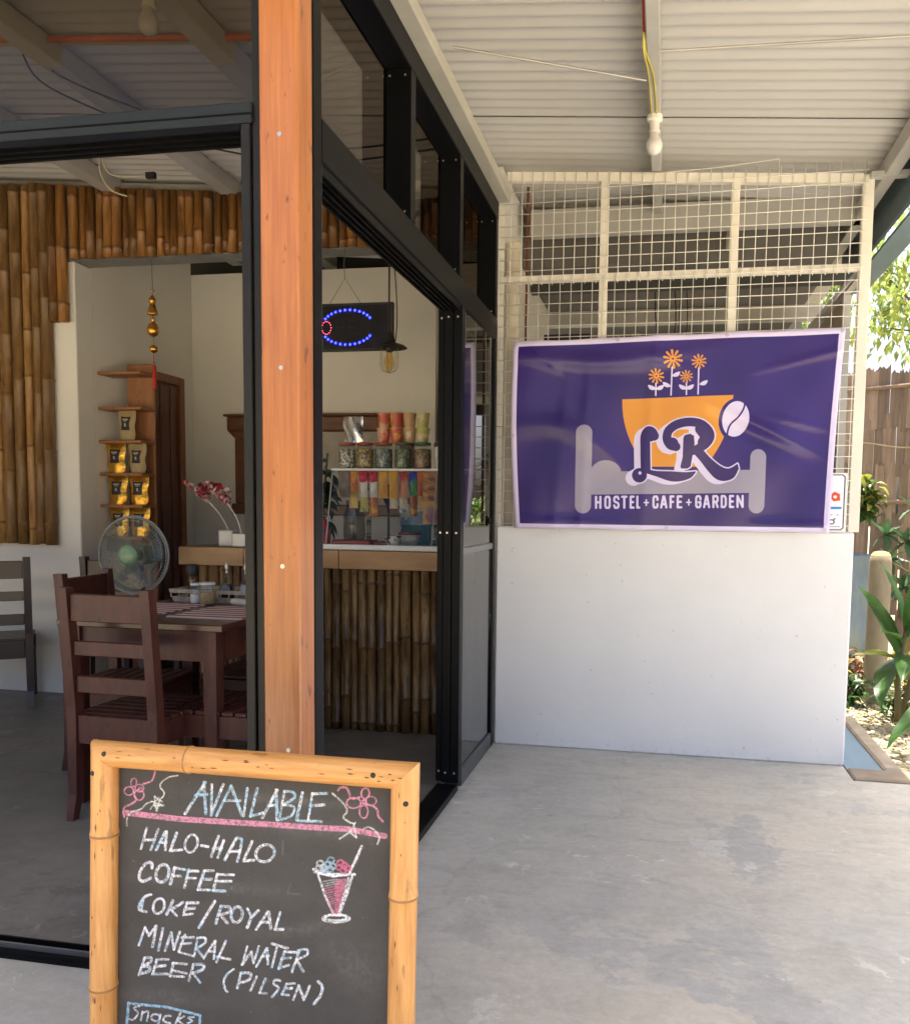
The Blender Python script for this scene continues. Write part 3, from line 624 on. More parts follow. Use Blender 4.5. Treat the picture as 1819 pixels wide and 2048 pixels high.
# ---------------------------------------------------------------- placard behind the banner
def placimg():
    c = Canvas(220, 300, [(0, 0), (220, 0), (220, 300), (0, 300)], (.93, .93, .95))
    rr = [(12, 20), (20, 10), (200, 10), (210, 20), (210, 280), (200, 290), (20, 290), (12, 280), (12, 20)]
    c.stroke(rr, 5, (.2, .22, .28)); OR, BL, GR = (.86, .28, .13), (.2, .5, .8), (.45, .46, .5)
    for x0 in (30, 85, 145): c.poly([(x0, 120), (x0+22, 95), (x0+46, 108), (x0+48, 140), (x0+20, 145)], OR); c.poly(ell(x0+26, 122, 8, 8), (.93, .93, .95))
    c.stroke([(35, 180), (195, 178)], 12, BL); c.stroke([(60, 178), (90, 170), (120, 184), (180, 176)], 6, BL)
    for i in range(6): c.stroke([(40+28*i, 215), (50+28*i, 213)], 3, GR)
    c.stroke(ell(160, 250, 11, 11), 5, (.15, .17, .2)); c.stroke([(167, 242), (174, 232)], 5, (.15, .17, .2)); c.stroke([(140, 274), (195, 274)], 3, GR)
    return c.image('placard_print')
mb = MB().box((.600, 4.1275, 1.122), (.826, 4.1325, 1.395)); pl = single('placard', mb, [image_mat('placard_face', placimg(), .35)], 'white notice board with dark outline half hidden behind the banner corner', 'notice board', (.71, 4.13, 1.117))
pl.location.z -= .004
add_uv(pl, [((v.co.x+.11)/.226, (v.co.z-.005)/.273) for v in pl.data.vertices])

# ---------------------------------------------------------------- chalkboard A-frame
ZT, ZB = .752, .02
def bp(x, z, d=0):       # point on the leaning board plane, d towards the viewer
    return (x, 1.405-(.752-z)*.045-d, z+d*.045)
sgn = thing('chalkboard_sign', 'bamboo framed chalkboard with handwritten drinks list standing before the entrance', 'chalkboard', (-.745, 1.40, 0))
GB = lambda nm, st: M(nm, (.82, .42, .13), (.58, .25, .06), scale=6, stretch=st, rough=.33, detail=9, coat=.12, bump=.3, ramp=(.28, .66), specks=.6, sst=tuple(1 if q > 5 else .3 for q in st))
gold_b = [GB('bamboo_frame', (14, 14, 1.1)), M('bamboo_frame_node', (.46, .22, .07), (.34, .15, .045), scale=30, rough=.5), M('bamboo_cut_end', (.62, .42, .2), rough=.8)]
def pole(pts_nodes, a, b, r, mats, name, mit0=None, mit1=None):
    """bamboo pole from a to b with node rings at given fractions; ends can be mitred"""
    a, b = Vector(a), Vector(b); fr = [0]; rad = [r]; mi = []
    for t in pts_nodes:
        for dt, k in ((-.020, .985), (-.006, 1.05), (.0, 1.06), (.010, .965), (.03, .985)): fr.append(t+dt); rad.append(r*k)
    fr.append(1); rad.append(r); mb = MB(); mb.tube([a.lerp(b, t) for t in fr], rad, 20)
    mb.m = [0]*len(mb.f)
    for i in range(len(fr)-1):
        if 0 < fr[i+1]-fr[i] < .0075:
            for k in range(20): mb.m[i*20+k] = 1
    for i, c in ((len(mb.f)-2, 0), (len(mb.f)-1, 1)): mb.m[i] = 2
    d = (b-a).normalized()
    if mit0 is not None:
        for k in range(20): v = Vector(mb.v[k]); mb.v[k] = tuple(v + d*((v-a).dot(Vector(mit0))))
    if mit1 is not None:
        o = (len(fr)-1)*20
        for k in range(20): v = Vector(mb.v[o+k]); mb.v[o+k] = tuple(v + d*((v-b).dot(Vector(mit1))))
    return part(name, mb, mats, sgn, smooth='a')
xl, xr, zt = -1.032, -.4385, .7275; r_ = .0252
pole([.215, .62, .93], bp(xl, zt, .012), bp(xl, .0, .012), r_, gold_b, 'frame_pole', mit0=(1, 0, 0))
pole([.30, .75], bp(xr, zt, .012), bp(xr, .0, .012), r_, gold_b, 'frame_pole', mit0=(-1, 0, 0))
pole([.30], bp(xl, zt, .012), bp(xr, zt, .012), .0245, [GB('bamboo_frame_across', (1.1, 14, 14))]+gold_b[1:], 'frame_pole', mit0=(0, 0, -1), mit1=(0, 0, 1))
pole([.4, .8], bp(xl+.03, .10, .012), bp(xr-.03, .10, .012), .0285, gold_b, 'frame_pole')
for x in (xl+.05, xr-.09):
    part('rear_leg', MB().tube([(x, 1.445, .70), (x, 1.62, .0)], .014, 10), gold_b[0], sgn, smooth='a')
part('rear_rail', MB().tube([(xl+.05, 1.53, .36), (xr-.09, 1.53, .36)], .011, 8), gold_b[0], sgn, smooth='a')
part('hinge_rail', MB().tube([(xl+.02, 1.437, .705), (xr-.02, 1.437, .705)], .015, 8), gold_b[0], sgn, smooth='a')
for (x, z, sd_) in ((xl+.014, zt+.006, .0237), (xl-.009, zt-.032, .0235), (xr-.052, zt+.004, .0242), (xr+.008, zt-.042, .0239)):
    c_ = Vector(bp(x, z, .012)); part('screw', MB().lathe([(0, sd_+.0008), (.0045, sd_+.0008), (.0052, sd_-.0005), (.0052, sd_-.006), (0, sd_-.006)], c_, 10, axis='y'), dark_screw, sgn)
fl = MB(); gf = random.Random(17)
for k in range(46):
    if gf.random() < .45: x, z, along = gf.uniform(xl, xr), zt+gf.uniform(-.008, .012), 0
    else: x, z, along = gf.choice((xl, xr))+gf.uniform(-.012, .012), gf.uniform(.1, .7), 1
    off = (x-(xl if x < -.7 else xr)) if along else (z-zt); dd = .012+math.sqrt(max(1e-6, (.0252 if along else .0245)**2-off*off))+.0003; L_ = gf.uniform(.002, .009); w_ = gf.uniform(.0006, .0016)
    c_ = Vector(bp(x, z, dd)); u_ = Vector((0, 0, L_)) if along else Vector((L_, 0, 0)); v_ = Vector((w_, 0, 0)) if along else Vector((0, 0, w_))
    fl.add([c_-u_, c_-v_, c_+u_, c_+v_], [(0, 1, 2, 3)])
tag(part('bark_flecks', fl, M('bark_fleck', (.20, .09, .03), rough=.7), sgn), kind='stuff')
def chalk():
    x0, x1, z0, z1 = xl+.0, xr-.0, .10, zt
    Q = [(218.6, 1504.0), (814.8, 1548.1), (802.4, 2236.6), (214.8, 2147.1)]      # board corners TL TR BR BL in the units of the lettering sketch
    W, H = 1300, 1372; BD = np.array((80, 77, 73))/255.
    c = Canvas(W, H, Q, BD)
    sm = vnoise((H, W), 140, 1)*.5+vnoise((H, W), 40, 2)*.3+vnoise((H, W), 9, 3)*.2
    c.img[..., :3] += ((sm-.5)*.055)[..., None]
    dust = np.clip((vnoise((H, W), 5, 8)-.93)*12, 0, 1)*np.clip((vnoise((H, W), 60, 9)-.55)*4, 0, 1)
    c.img[..., :3] += (dust*.35)[..., None]
    for (cx_, cy_, rx_, ry_, rt_) in ((640, 1660, 120, 16, .1), (420, 1770, 150, 12, .12), (590, 1860, 90, 14, -.1), (700, 1930, 70, 40, .5), (330, 1995, 90, 18, .1), (560, 1600, 160, 9, .08)):      # wiped smears
        ca_, sa_ = math.cos(rt_), math.sin(rt_); dx_ = ((c.X-cx_)*ca_+(c.Y-cy_)*sa_)/rx_; dy_ = (-(c.X-cx_)*sa_+(c.Y-cy_)*ca_)/ry_
        c.img[..., :3] += (np.exp(-(dx_**2+dy_**2))*(.3+.7*vnoise((H, W), 12, 33))*.075)[..., None]
    g1 = np.random.default_rng(4).random((H, W)); tex = np.clip(.02+.75*vnoise((H, W), 2.6, 11)+.75*vnoise((H, W), 8, 12)-.5*(g1 < .2), 0, 1)
    bl = vnoise((H, W), 26, 21)
    def cw_(sl):
        t = np.clip((bl[sl]-.58)*3, 0, 1)[..., None]; return np.array((.94, .95, .97))*(1-t)+np.array((.72, .85, .93))*t
    A = lambda p: [(240+x/4.776, 1520+y/4.776) for x, y in p]
    B = lambda p: [(480+x/4.776, 1520+y/4.776) for x, y in p]
    C = lambda p: [(240+x/4.776, 1780+y/4.776) for x, y in p]
    D = lambda p: [(160+x/2.593, 1440+y/2.593) for x, y in p]
    BLU = lambda sl: (lambda t: np.array((.70, .85, .93))*(1-t)+np.array((.93, .95, .97))*t)(np.clip((bl[sl]-.4)*3, 0, 1)[..., None])
    PNK = np.array((.88, .58, .68)); CRM = np.array((.86, .87, .82))
    gg = random.Random(5)
    def S(T, strokes, wd=5.2, colr=cw_):
        for s in strokes:
            p = T(s); p = smooth_path(p, 4) if len(p) > 3 else p
            c.stroke(p, wd*gg.uniform(.95, 1.3), colr, tex)
            if gg.random() < .5: c.stroke([(x+gg.uniform(-1.5, 1.5), y+gg.uniform(-1, 1)) for x, y in p], wd*.7, colr, tex, .8)
    S(A, [[(620, 515), (815, 215)], [(800, 215), (820, 515)], [(720, 340), (830, 330)], [(875, 235), (870, 530)], [(985, 235), (870, 530)], [(920, 535), (1060, 250)], [(1060, 250), (1165, 530)], [(990, 390), (1150, 390)],
          [(1215, 270), (1180, 535)], [(1310, 275), (1245, 540)], [(1245, 540), (1370, 505)], [(1360, 550), (1500, 290)], [(1490, 290), (1500, 575)], [(1410, 440), (1500, 430)], [(1570, 300), (1520, 575)],
          [(1570, 300), (1650, 310), (1665, 360), (1560, 430)], [(1560, 430), (1660, 450), (1640, 530), (1540, 570)]], 5.2, BLU)
    S(B, [[(595, 315), (540, 575)], [(540, 580), (690, 590)], [(690, 320), (650, 580)], [(690, 325), (830, 320)], [(670, 440), (800, 430)], [(650, 580), (780, 590)]], 5.2, BLU)
    c.stroke(A([(50, 505), (560, 565), (1200, 605)])+B([(400, 625), (750, 650), (1030, 662), (1380, 728)]), 11.5, PNK, np.clip(tex*1.25, 0, 1))
    S(A, [ell(130, 215, 26, 40, .2), ell(85, 297, 45, 40), ell(185, 270, 42, 36), ell(182, 335, 46, 50), ell(195, 285, 20, 20)], 2.4, PNK)
    S(A, [[(220, 230), (270, 215), (310, 190), (335, 110)], [(145, 350), (150, 390), (90, 430), (45, 450), (30, 500), (40, 545)]], 3.4, PNK)
    S(A, [[(550, 150), (470, 165), (400, 210), (385, 260), (420, 310), (410, 350), (380, 380)], [(300, 400), (250, 420), (200, 470), (130, 490), (85, 520), (65, 570), (65, 630)],
          [(330, 350), (345, 480)], [(290, 470), (370, 360)], [(300, 395), (415, 435)], [(415, 435), (330, 440)], [(385, 370), (350, 490)], [(330, 350), (400, 400)]], 2.9, CRM)
    S(B, [ell(1195, 320, 38, 50, .2), ell(1250, 392, 50, 42), ell(1180, 495, 40, 62), ell(1085, 412, 68, 50), ell(1185, 400, 16, 16)], 2.8, PNK)
    S(B, [[(935, 290), (960, 265), (1020, 270), (1045, 330), (1060, 370), (1140, 360)], [(1200, 430), (1270, 440), (1310, 480), (1320, 540), (1365, 590)]], 4, PNK)
    S(B, [[(880, 320), (960, 390), (1010, 450), (1020, 500), (985, 550), (1050, 600)], [(1050, 600), (1085, 610), (1110, 745)], [(1100, 600), (1050, 690)], [(1030, 700), (950, 755)], [(1040, 690), (1110, 740)], [(1180, 660), (1230, 645), (1290, 680), (1330, 740), (1310, 805)]], 3.2, CRM)
    S(A, [[(255, 650), (200, 850)], [(365, 660), (295, 860)], [(225, 770), (330, 760)], [(345, 860), (430, 690)], [(445, 685), (430, 860)], [(385, 790), (440, 785)], [(540, 700), (480, 870)], [(480, 870), (590, 860)], ell(680, 800, 58, 86, .3),
          [(775, 820), (840, 830)], [(940, 730), (870, 925)], [(990, 770), (935, 935)], [(890, 850), (970, 840)], [(1000, 955), (1110, 750)], [(1120, 745), (1160, 760), (1150, 850), (1120, 970)], [(1040, 880), (1140, 870)], [(1260, 780), (1180, 965)], [(1180, 965), (1275, 960)], ell(1385, 893, 92, 78, -.5)], 5)
    S(A, [[(305, 1035), (300, 985), (250, 990), (195, 1060), (185, 1130), (220, 1162), (290, 1130)], ell(405, 1085, 60, 86, .3), [(520, 1030), (480, 1190)], [(520, 1030), (620, 1050)], [(500, 1110), (580, 1110)], [(655, 1050), (615, 1220)], [(650, 1060), (745, 1065)], [(640, 1130), (720, 1130)],
          [(805, 1060), (745, 1240)], [(800, 1060), (890, 1060)], [(780, 1140), (870, 1140)], [(745, 1240), (860, 1245)], [(930, 1090), (890, 1250)], [(930, 1095), (1085, 1100)], [(910, 1160), (1060, 1160)], [(890, 1250), (1000, 1255)]], 5)
    S(C, [[(295, 45), (240, 65), (190, 130), (185, 190), (250, 210)], [(220, 90), (200, 190)], ell(370, 155, 52, 74, .3), [(505, 105), (445, 235)], [(600, 120), (490, 190)], [(490, 190), (540, 250)], [(640, 120), (605, 240)], [(640, 125), (745, 125)], [(620, 185), (710, 175)], [(605, 240), (690, 230)],
          [(905, 110), (755, 360)], [(965, 155), (915, 320)], [(965, 160), (1040, 165), (1045, 210), (960, 240)], [(960, 240), (1025, 320)], ell(1115, 238, 52, 76, .2), [(1215, 180), (1255, 255)], [(1320, 200), (1255, 260), (1215, 360)], [(1300, 380), (1410, 210)], [(1420, 215), (1440, 370)], [(1340, 310), (1430, 310)], [(1530, 215), (1480, 380)], [(1480, 380), (1555, 378)]], 5)
    S(C, [[(180, 530), (240, 360)], [(240, 360), (275, 440)], [(275, 440), (345, 345)], [(345, 350), (310, 545)], [(410, 370), (365, 580)], [(490, 410), (430, 580)], [(490, 410), (515, 570)], [(515, 570), (570, 400)], [(620, 430), (560, 590)], [(590, 455), (700, 455)], [(580, 520), (680, 510)], [(560, 595), (690, 630)],
          [(740, 460), (705, 640)], [(740, 460), (810, 460), (810, 510), (730, 560)], [(730, 560), (800, 655)], [(800, 650), (905, 490)], [(910, 490), (895, 660)], [(850, 590), (905, 590)], [(1010, 490), (920, 690)], [(925, 640), (1050, 665)],
          [(1215, 540), (1165, 715)], [(1165, 715), (1255, 590)], [(1255, 590), (1275, 700)], [(1275, 700), (1325, 540)], [(1300, 735), (1400, 560)], [(1405, 560), (1410, 710)], [(1350, 640), (1420, 630)], [(1450, 515), (1600, 560)], [(1500, 540), (1450, 740)], [(1570, 590), (1515, 755)], [(1570, 590), (1690, 600)], [(1540, 660), (1630, 650)], [(1515, 750), (1610, 720)],
          [(1710, 590), (1640, 785)], [(1700, 580), (1780, 570), (1785, 620), (1680, 670)], [(1690, 680), (1750, 780)]], 4.6)
    S(C, [[(235, 650), (180, 815)], [(235, 650), (295, 650), (290, 690), (215, 730)], [(215, 730), (285, 740), (270, 780), (195, 800)], [(350, 670), (310, 810)], [(350, 665), (465, 665)], [(330, 735), (430, 725)], [(310, 805), (455, 805)], [(510, 700), (480, 825)], [(500, 700), (635, 710)], [(495, 770), (640, 800)], [(480, 825), (610, 830)],
          [(700, 720), (655, 870)], [(700, 715), (790, 715), (790, 760), (690, 800)], [(700, 800), (765, 890)], [(1085, 760), (1020, 810), (990, 880), (1000, 940), (1025, 975)], [(1155, 795), (1120, 940)], [(1150, 795), (1245, 800), (1230, 860), (1140, 890)], [(1305, 830), (1245, 965)], [(1390, 850), (1330, 985)], [(1330, 985), (1400, 990)],
          [(1530, 870), (1480, 860), (1470, 900), (1510, 930), (1500, 970), (1450, 1025)], [(1590, 900), (1545, 1000)], [(1590, 900), (1670, 895)], [(1570, 950), (1640, 940)], [(1545, 1000), (1610, 1005)], [(1705, 915), (1655, 1050)], [(1705, 915), (1755, 1050)], [(1810, 920), (1755, 1055)]], 4.8)
    S(D, [[(1235, 1358), (1256, 1385), (1246, 1430), (1212, 1474)]], 5)
    S(C, [[(82, 1080), (72, 1200), (60, 1340)], [(80, 1085), (450, 1122), (765, 1200)], [(765, 1200), (758, 1330)], [(60, 1335), (758, 1345)]], 4.6, np.array((.62, .80, .90)))
    S(C, [[(190, 1110), (135, 1130), (170, 1180), (130, 1240), (92, 1235)], [(215, 1165), (200, 1245)], [(210, 1185), (262, 1160), (270, 1190), (255, 1255)], ell(340, 1222, 40, 34, .2), [(388, 1190), (372, 1270), (350, 1300)], [(485, 1205), (430, 1210), (415, 1255), (478, 1275)], [(575, 1175), (530, 1285)], [(610, 1210), (548, 1245), (600, 1285)], [(705, 1218), (650, 1222), (690, 1255), (645, 1275)]], 3.8)
    # the sundae glass
    S(D, [[(1210, 775), (1300, 800), (1425, 803)], [(1215, 790), (1310, 812), (1420, 800)], [(1235, 805), (1265, 900), (1315, 1010)], [(1410, 815), (1385, 900), (1345, 1005)], [(1392, 820), (1372, 900), (1335, 1000)], [(1460, 655), (1435, 720), (1400, 790)], [(1455, 665), (1402, 780)], ell(1327, 1030, 70, 20), ell(1327, 1026, 55, 15), [(1310, 1015), (1350, 1015)]], 4.4, np.array((.95, .95, .96)))
    for i in range(15):
        y = 830+i*12; a = 1250+(y-820)*.30; b = 1385-(y-820)*.27
        S(D, [[(a+4, y+10), ((a+b)/2, y-2), (b, y+2)]], 2.6, np.array((.66, .67, .66)) if i < 3 else PNK*np.array((.9, .82, .85)))
        S(D, [[((a+b)/2+8, y+6), (b-4, y)]], 4, np.array((.80, .45, .54)))
    for (x, y, q) in ((1245, 745, 0), (1262, 765, 0), (1240, 770, 0), (1300, 728, 1), (1285, 750, 1), (1310, 760, 1), (1295, 775, 1), (1270, 780, 1), (1350, 742, 2), (1370, 755, 2), (1345, 765, 2), (1385, 768, 2), (1365, 780, 2)):
        S(D, [ell(x, y, 17, 14)], 3.4, (np.array((.78, .8, .8)), np.array((.62, .74, .80)), np.array((.82, .42, .54)))[q])
    S(D, [[(1052, 625), (1050, 700)], [(1090, 855), (1075, 900), (1140, 905)]], 3, np.array((.40, .39, .38)))
    return c.image('chalk_drawing'), (x0, x1, z0, z1)
cim, cb = chalk()
cmb = MB()
for d in (0, -.012): cmb.v += [bp(cb[0], cb[2], d), bp(cb[1], cb[2], d), bp(cb[1], cb[3], d), bp(cb[0], cb[3], d)]
cmb.f = [(0, 1, 2, 3), (7, 6, 5, 4), (0, 4, 5, 1), (1, 5, 6, 2), (2, 6, 7, 3), (3, 7, 4, 0)]; cmb.m = [0]*6
brd = part('board', cmb, image_mat('chalkboard_face', cim, .75, bump=.1, spec=.3), sgn)
add_uv(brd, [(0, 0), (1, 0), (1, 1), (0, 1)]*2)

# ---------------------------------------------------------------- bulbs and cables
lampw = M('lamp_white_plastic', (.82, .80, .74), (.78, .75, .68), rough=.35); frost = M('frosted_bulb', (.86, .84, .80), rough=.25)
yel = M('yellow_cable', (.68, .58, .10), rough=.5); blk = M('black_rubber', (.012, .012, .012), rough=.5)
def bulb(name, label, x, y, ztop, sc=1):
    t = thing(name, label, 'light bulb', (x, y, ztop))
    part('lamp_holder', MB().lathe([(0, 0), (.032*sc, 0), (.032*sc, -.018*sc), (.020*sc, -.022*sc), (.018*sc, -.055*sc), (.022*sc, -.057*sc), (.022*sc, -.066*sc), (0, -.066*sc)][::-1], (x, y, ztop), 18), lampw, t, smooth='a')
    pr = [(.0, -.155), (.014, -.152), (.026, -.143), (.0325, -.128), (.034, -.113), (.030, -.098), (.021, -.083), (.0165, -.0665), (0, -.0665)]
    part('bulb', MB().lathe([(a*sc, b*sc) for a, b in pr], (x, y, ztop), 20), frost, t, smooth='a'); return t
zb = rz(-.085)-.012-.085
bulb('ceiling_bulb', 'white ceiling bulb and holder under the outdoor purlin', -.085, 3.58, zb-.0005)
bulb('ceiling_bulb', 'bulb and holder hanging under the cafe roof seen through dark glass', -1.75, 2.67, rz(-1.75)-.0975)
wt = thing('lamp_cable', 'yellow lamp cables running along the purlin to the outdoor bulb', 'cable', (-.115, 3.0, zb))
part('cable', MB().tube(smooth_path([(-.112, 2.97, zb+.04), (-.118, 3.05, zb-.01), (-.105, 3.2, zb-.012), (-.10, 3.40, zb-.006), (-.098, 3.56, zb-.004)]), .0035, 6), yel, wt, smooth=True)
part('cable', MB().tube(smooth_path([(-.112, 2.97, zb+.04), (-.113, 3.06, zb-.006), (-.088, 3.22, zb-.008), (-.080, 3.42, zb-.005), (-.078, 3.56, zb-.004)]), .0035, 6), yel, wt, smooth=True)
part('red_sleeve', MB().tube([(-.113, 2.86, zb+.05), (-.113, 3.0, zb+.02)], .007, 8), M('red_tape', (.5, .05, .03), rough=.5), wt)
orange_pvc = M('orange_conduit', (.62, .14, .045), (.5, .1, .03), rough=.45)
single('conduit_pipe', MB().tube([(x, 3.10, rz(x)-.028) for x in (-5, -4, -3.33)]+[(x, 3.10, rz(x)-.028) for x in (-3.2, -2.6, -2.0, -1.6)], .013, 10), orange_pvc, 'orange plastic conduit pipe running under the cafe roof sheets', 'pipe', (-2.5, 3.10, 3.0), smooth=True)
single('hanging_cable', MB().tube(smooth_path([(-2.62, 3.2, 3.08), (-2.5, 3.2, 2.96), (-2.1, 3.25, 2.80), (-1.7, 3.3, 2.70), (-1.35, 3.35, 2.66), (-.94, 3.4, 2.70)]), .004, 6), blk, 'thin black cable sagging under the cafe roof, upper strand', 'cable', (-1.7, 3.3, 2.7), smooth=True)
single('hanging_cable', MB().tube(smooth_path([(-2.72, 3.25, 3.09), (-2.6, 3.25, 2.95), (-2.15, 3.3, 2.76), (-1.75, 3.35, 2.66), (-1.4, 3.4, 2.63), (-.94, 3.45, 2.68)]), .004, 6), blk, 'thin black cable sagging under the cafe roof, lower strand', 'cable', (-1.7, 3.35, 2.66), smooth=True)
lw_ = thing('loose_lamp_wire', 'cream lamp wires dangling from the roof over the bamboo header', 'wire', (-3.05, 4.2, 3.1))
crw = M('cream_wire', (.62, .55, .36), rough=.5)
part('wire', MB().tube(smooth_path([(-3.02, 4.15, 3.09), (-3.03, 4.16, 2.98), (-2.98, 4.17, 2.89), (-2.90, 4.2, 2.86)]), .004, 6), crw, lw_, smooth=True)
part('wire', MB().tube(smooth_path([(-3.02, 4.15, 3.09), (-2.99, 4.15, 2.99), (-2.93, 4.15, 2.95), (-2.78, 4.15, 2.94), (-2.74, 4.15, 2.94)]), .004, 6), crw, lw_, smooth=True)
part('connector', MB().box((-2.75, 4.14, 2.925), (-2.70, 4.165, 2.955)), blk, lw_)
# ================================================================ CAFE FURNITURE
mah = wood('dark_mahogany', (.095, .026, .017), (.045, .012, .009), scale=5, st=(5, 5, 1.2), rough=.42, bump=.2, coat=.0)
mah_d = wood('darker_mahogany', (.03, .011, .009), (.016, .006, .005), scale=4, st=(5, 5, 1.2), rough=.42, bump=.08)
def make_chair(label, mat, name='dining_chair'):
    t = thing(name, label, 'chair', group='dark wooden dining chairs')
    W = .385; h = .89
    for s in (-1, 1):
        x = s*(W/2-.02)
        # rear post: straight to the seat, raked back above it, tapered foot
        mb = MB(); rings = [(-.030, 0, .016), (-.006, .10, .020), (0, .36, .022), (0, .44, .022), (-.035, h, .021)]
        for (y, z, hw) in rings: mb.v += [(x-.9*hw, y-hw, z), (x+.9*hw, y-hw, z), (x+.9*hw, y+hw, z), (x-.9*hw, y+hw, z)]
        for i in range(4): mb.f += [(4*i+a, 4*i+(a+1) % 4, 4*i+4+(a+1) % 4, 4*i+4+a) for a in range(4)]
        mb.f += [(3, 2, 1, 0), (16, 17, 18, 19)]; mb.m = [0]*len(mb.f)
        part('rear_post', mb, mat, t, world=False)
        part('front_leg', MB().box((x-.02, .36, 0), (x+.02, .40, .385), bev=.003), mat, t, world=False)
        part('side_rail', MB().box((x-.011, .0225, .30), (x+.011, .3595, .39), bev=.002), mat, t, world=False)
    yb = lambda z: -.035*max(0, (z-.44))/.45
    for (z0, z1) in ((.765, .868), (.635, .690), (.492, .556)):
        y = yb((z0+z1)/2); part('back_slat', MB().box((-W/2+.041, y-.010, z0), (W/2-.041, y+.010, z1), bev=.003), mat, t, world=False)
    part('back_rail', MB().box((-W/2+.041, -.014, .295), (W/2-.041, .012, .405), bev=.003), mat, t, world=False)
    part('front_rail', MB().box((-W/2+.041, .368, .30), (W/2-.041, .392, .384), bev=.003), mat, t, world=False)
    for k in range(7):
        y0 = .024+k*.056; part('seat_slat', MB().box((-W/2+.004, y0, .3905), (W/2-.004, y0+.046, .408), bev=.004), mat, t, world=False)
    return t
c1 = make_chair('nearest dark wooden ladder back chair, its back turned to the entrance', mah)
c1.location = (-2.005, 2.765, 0); c1.rotation_euler.z = R(-2)
c2 = dup(c1, None, (-2.60, 3.44, 0), R(-90+4), 'dark wooden chair at the left side of the table before the fan')
c3 = dup(c1, None, (-1.475, 3.10, 0), R(90), 'dark wooden chair at the right side of the table behind the post')
c4 = dup(c1, None, (-1.95, 3.98, 0), R(180), 'dark wooden chair at the far side of the table before the counter')
cd = make_chair('almost black chair by the white wall at the far left', mah_d); cd.location = (-3.78, 4.16, 0); cd.rotation_euler.z = R(38)
cd3 = dup(cd, None, (-3.20, 4.44, 0), R(2), 'dark chair half hidden behind the standing fan')
tb = thing('dining_table', 'dark brown wooden dining table laid with striped mats', 'table', (-1.985, 3.33, 0))
tmat = wood('table_wood', (.07, .027, .02), (.04, .015, .011), scale=4, st=(1.5, 5, 5), rough=.3, bump=.05, coat=.2)
part('tabletop', MB().box((-2.335, 2.876, .722), (-1.632, 3.785, .750), bev=.004), tmat, tb)
part('apron', MB().box((-2.275, 2.915, .60), (-1.692, 2.937, .7215)), mah, tb); part('apron', MB().box((-2.275, 3.72, .60), (-1.692, 3.742, .7215)), mah, tb)
part('apron', MB().box((-2.305, 2.966, .60), (-2.283, 3.70, .7215)), mah, tb); part('apron', MB().box((-1.684, 2.966, .60), (-1.662, 3.70, .7215)), mah, tb)
for x in (-2.31, -1.725):
    for y in (2.90, 3.70): part('leg', MB().hexa([(x+.006, y+.006, 0), (x+.052, y+.006, 0), (x+.052, y+.052, 0), (x+.006, y+.052, 0), (x, y, .7215), (x+.058, y, .7215), (x+.058, y+.058, .7215), (x, y+.058, .7215)]), mah, tb)
# striped mats
mt = bpy.data.materials.new('striped_mat'); mt.use_nodes = True; n = mt.node_tree.nodes; l = mt.node_tree.links; b = n['Principled BSDF']
tc = n.new('ShaderNodeTexCoord'); wv = n.new('ShaderNodeTexWave'); wv.bands_direction = 'DIAGONAL'; wv.bands_direction = 'Y'; wv.inputs['Scale'].default_value = 5.2; wv.inputs['Distortion'].default_value = .3
l.new(tc.outputs['Object'], wv.inputs[0]); cr = n.new('ShaderNodeValToRGB'); cr.color_ramp.elements[0].position = .45; cr.color_ramp.elements[1].position = .6
cr.color_ramp.elements[0].color = (.26, .075, .07, 1); cr.color_ramp.elements[1].color = (.72, .58, .52, 1); l.new(wv.outputs[0], cr.inputs[0]); l.new(cr.outputs[0], b.inputs['Base Color']); b.inputs['Roughness'].default_value = .7
single('placemat', MB().box((-1.965, 3.04, .7502), (-1.645, 3.42, .7535)), mt, 'red and white striped placemat at the near right of the table', 'placemat', (-1.8, 3.2, .7502))
single('placemat', MB().box((-2.33, 3.10, .7502), (-2.03, 3.46, .7535)), mt, 'red and white striped placemat behind the nearest chair back', 'placemat', (-2.2, 3.28, .7502))
# condiments
thin = GLASS('jar_glass', (.93, .95, .94), 1.45)
def jar(label, x, y, z, r, h, fill, fillc, lidc, lidn, name='jar', group=None):
    t = thing(name, label, 'jar', (x, y, z), group=group)
    part('glass', MB().lathe([(0, .001), (r*.92, .001), (r, .008), (r, h*.78), (r*.86, h*.86), (r*.86, h*.93)], (x, y, z), 18), thin, t, smooth='a')
    part('contents', MB().lathe([(0, .004), (r*.86, .004), (r*.93, .01), (r*.93, h*fill), (r*.4, h*fill+.004), (0, h*fill+.002)], (x, y, z), 16), fillc, t, smooth='a')
    part('lid', MB().lathe([(0, h*.90), (r*.93, h*.90), (r*.93, h*.985), (r*.8, h), (0, h)], (x, y, z), 18), lidc, t, smooth='a'); return t
wl_ = M('white_lid', (.78, .78, .75), rough=.35); sug = M('white_sugar', (.85, .84, .80), scale=60, rough=.9); brs = M('brown_sugar', (.42, .28, .14), (.30, .19, .09), scale=60, rough=.9)
jar('white lidded glass jar of white sugar on the table', -2.105, 3.50, .7503, .030, .095, .45, sug, wl_, '')
jar('white lidded glass jar of brown sugar on the table', -2.035, 3.475, .7503, .037, .102, .55, brs, wl_, '')
tr = thing('condiment_tray', 'pale woven tray holding bottles on the table', 'tray', (-2.08, 3.64, .7502)); rat = M('woven_pale_rattan', (.55, .46, .34), (.33, .27, .19), scale=60, rough=.8, bump=.6)
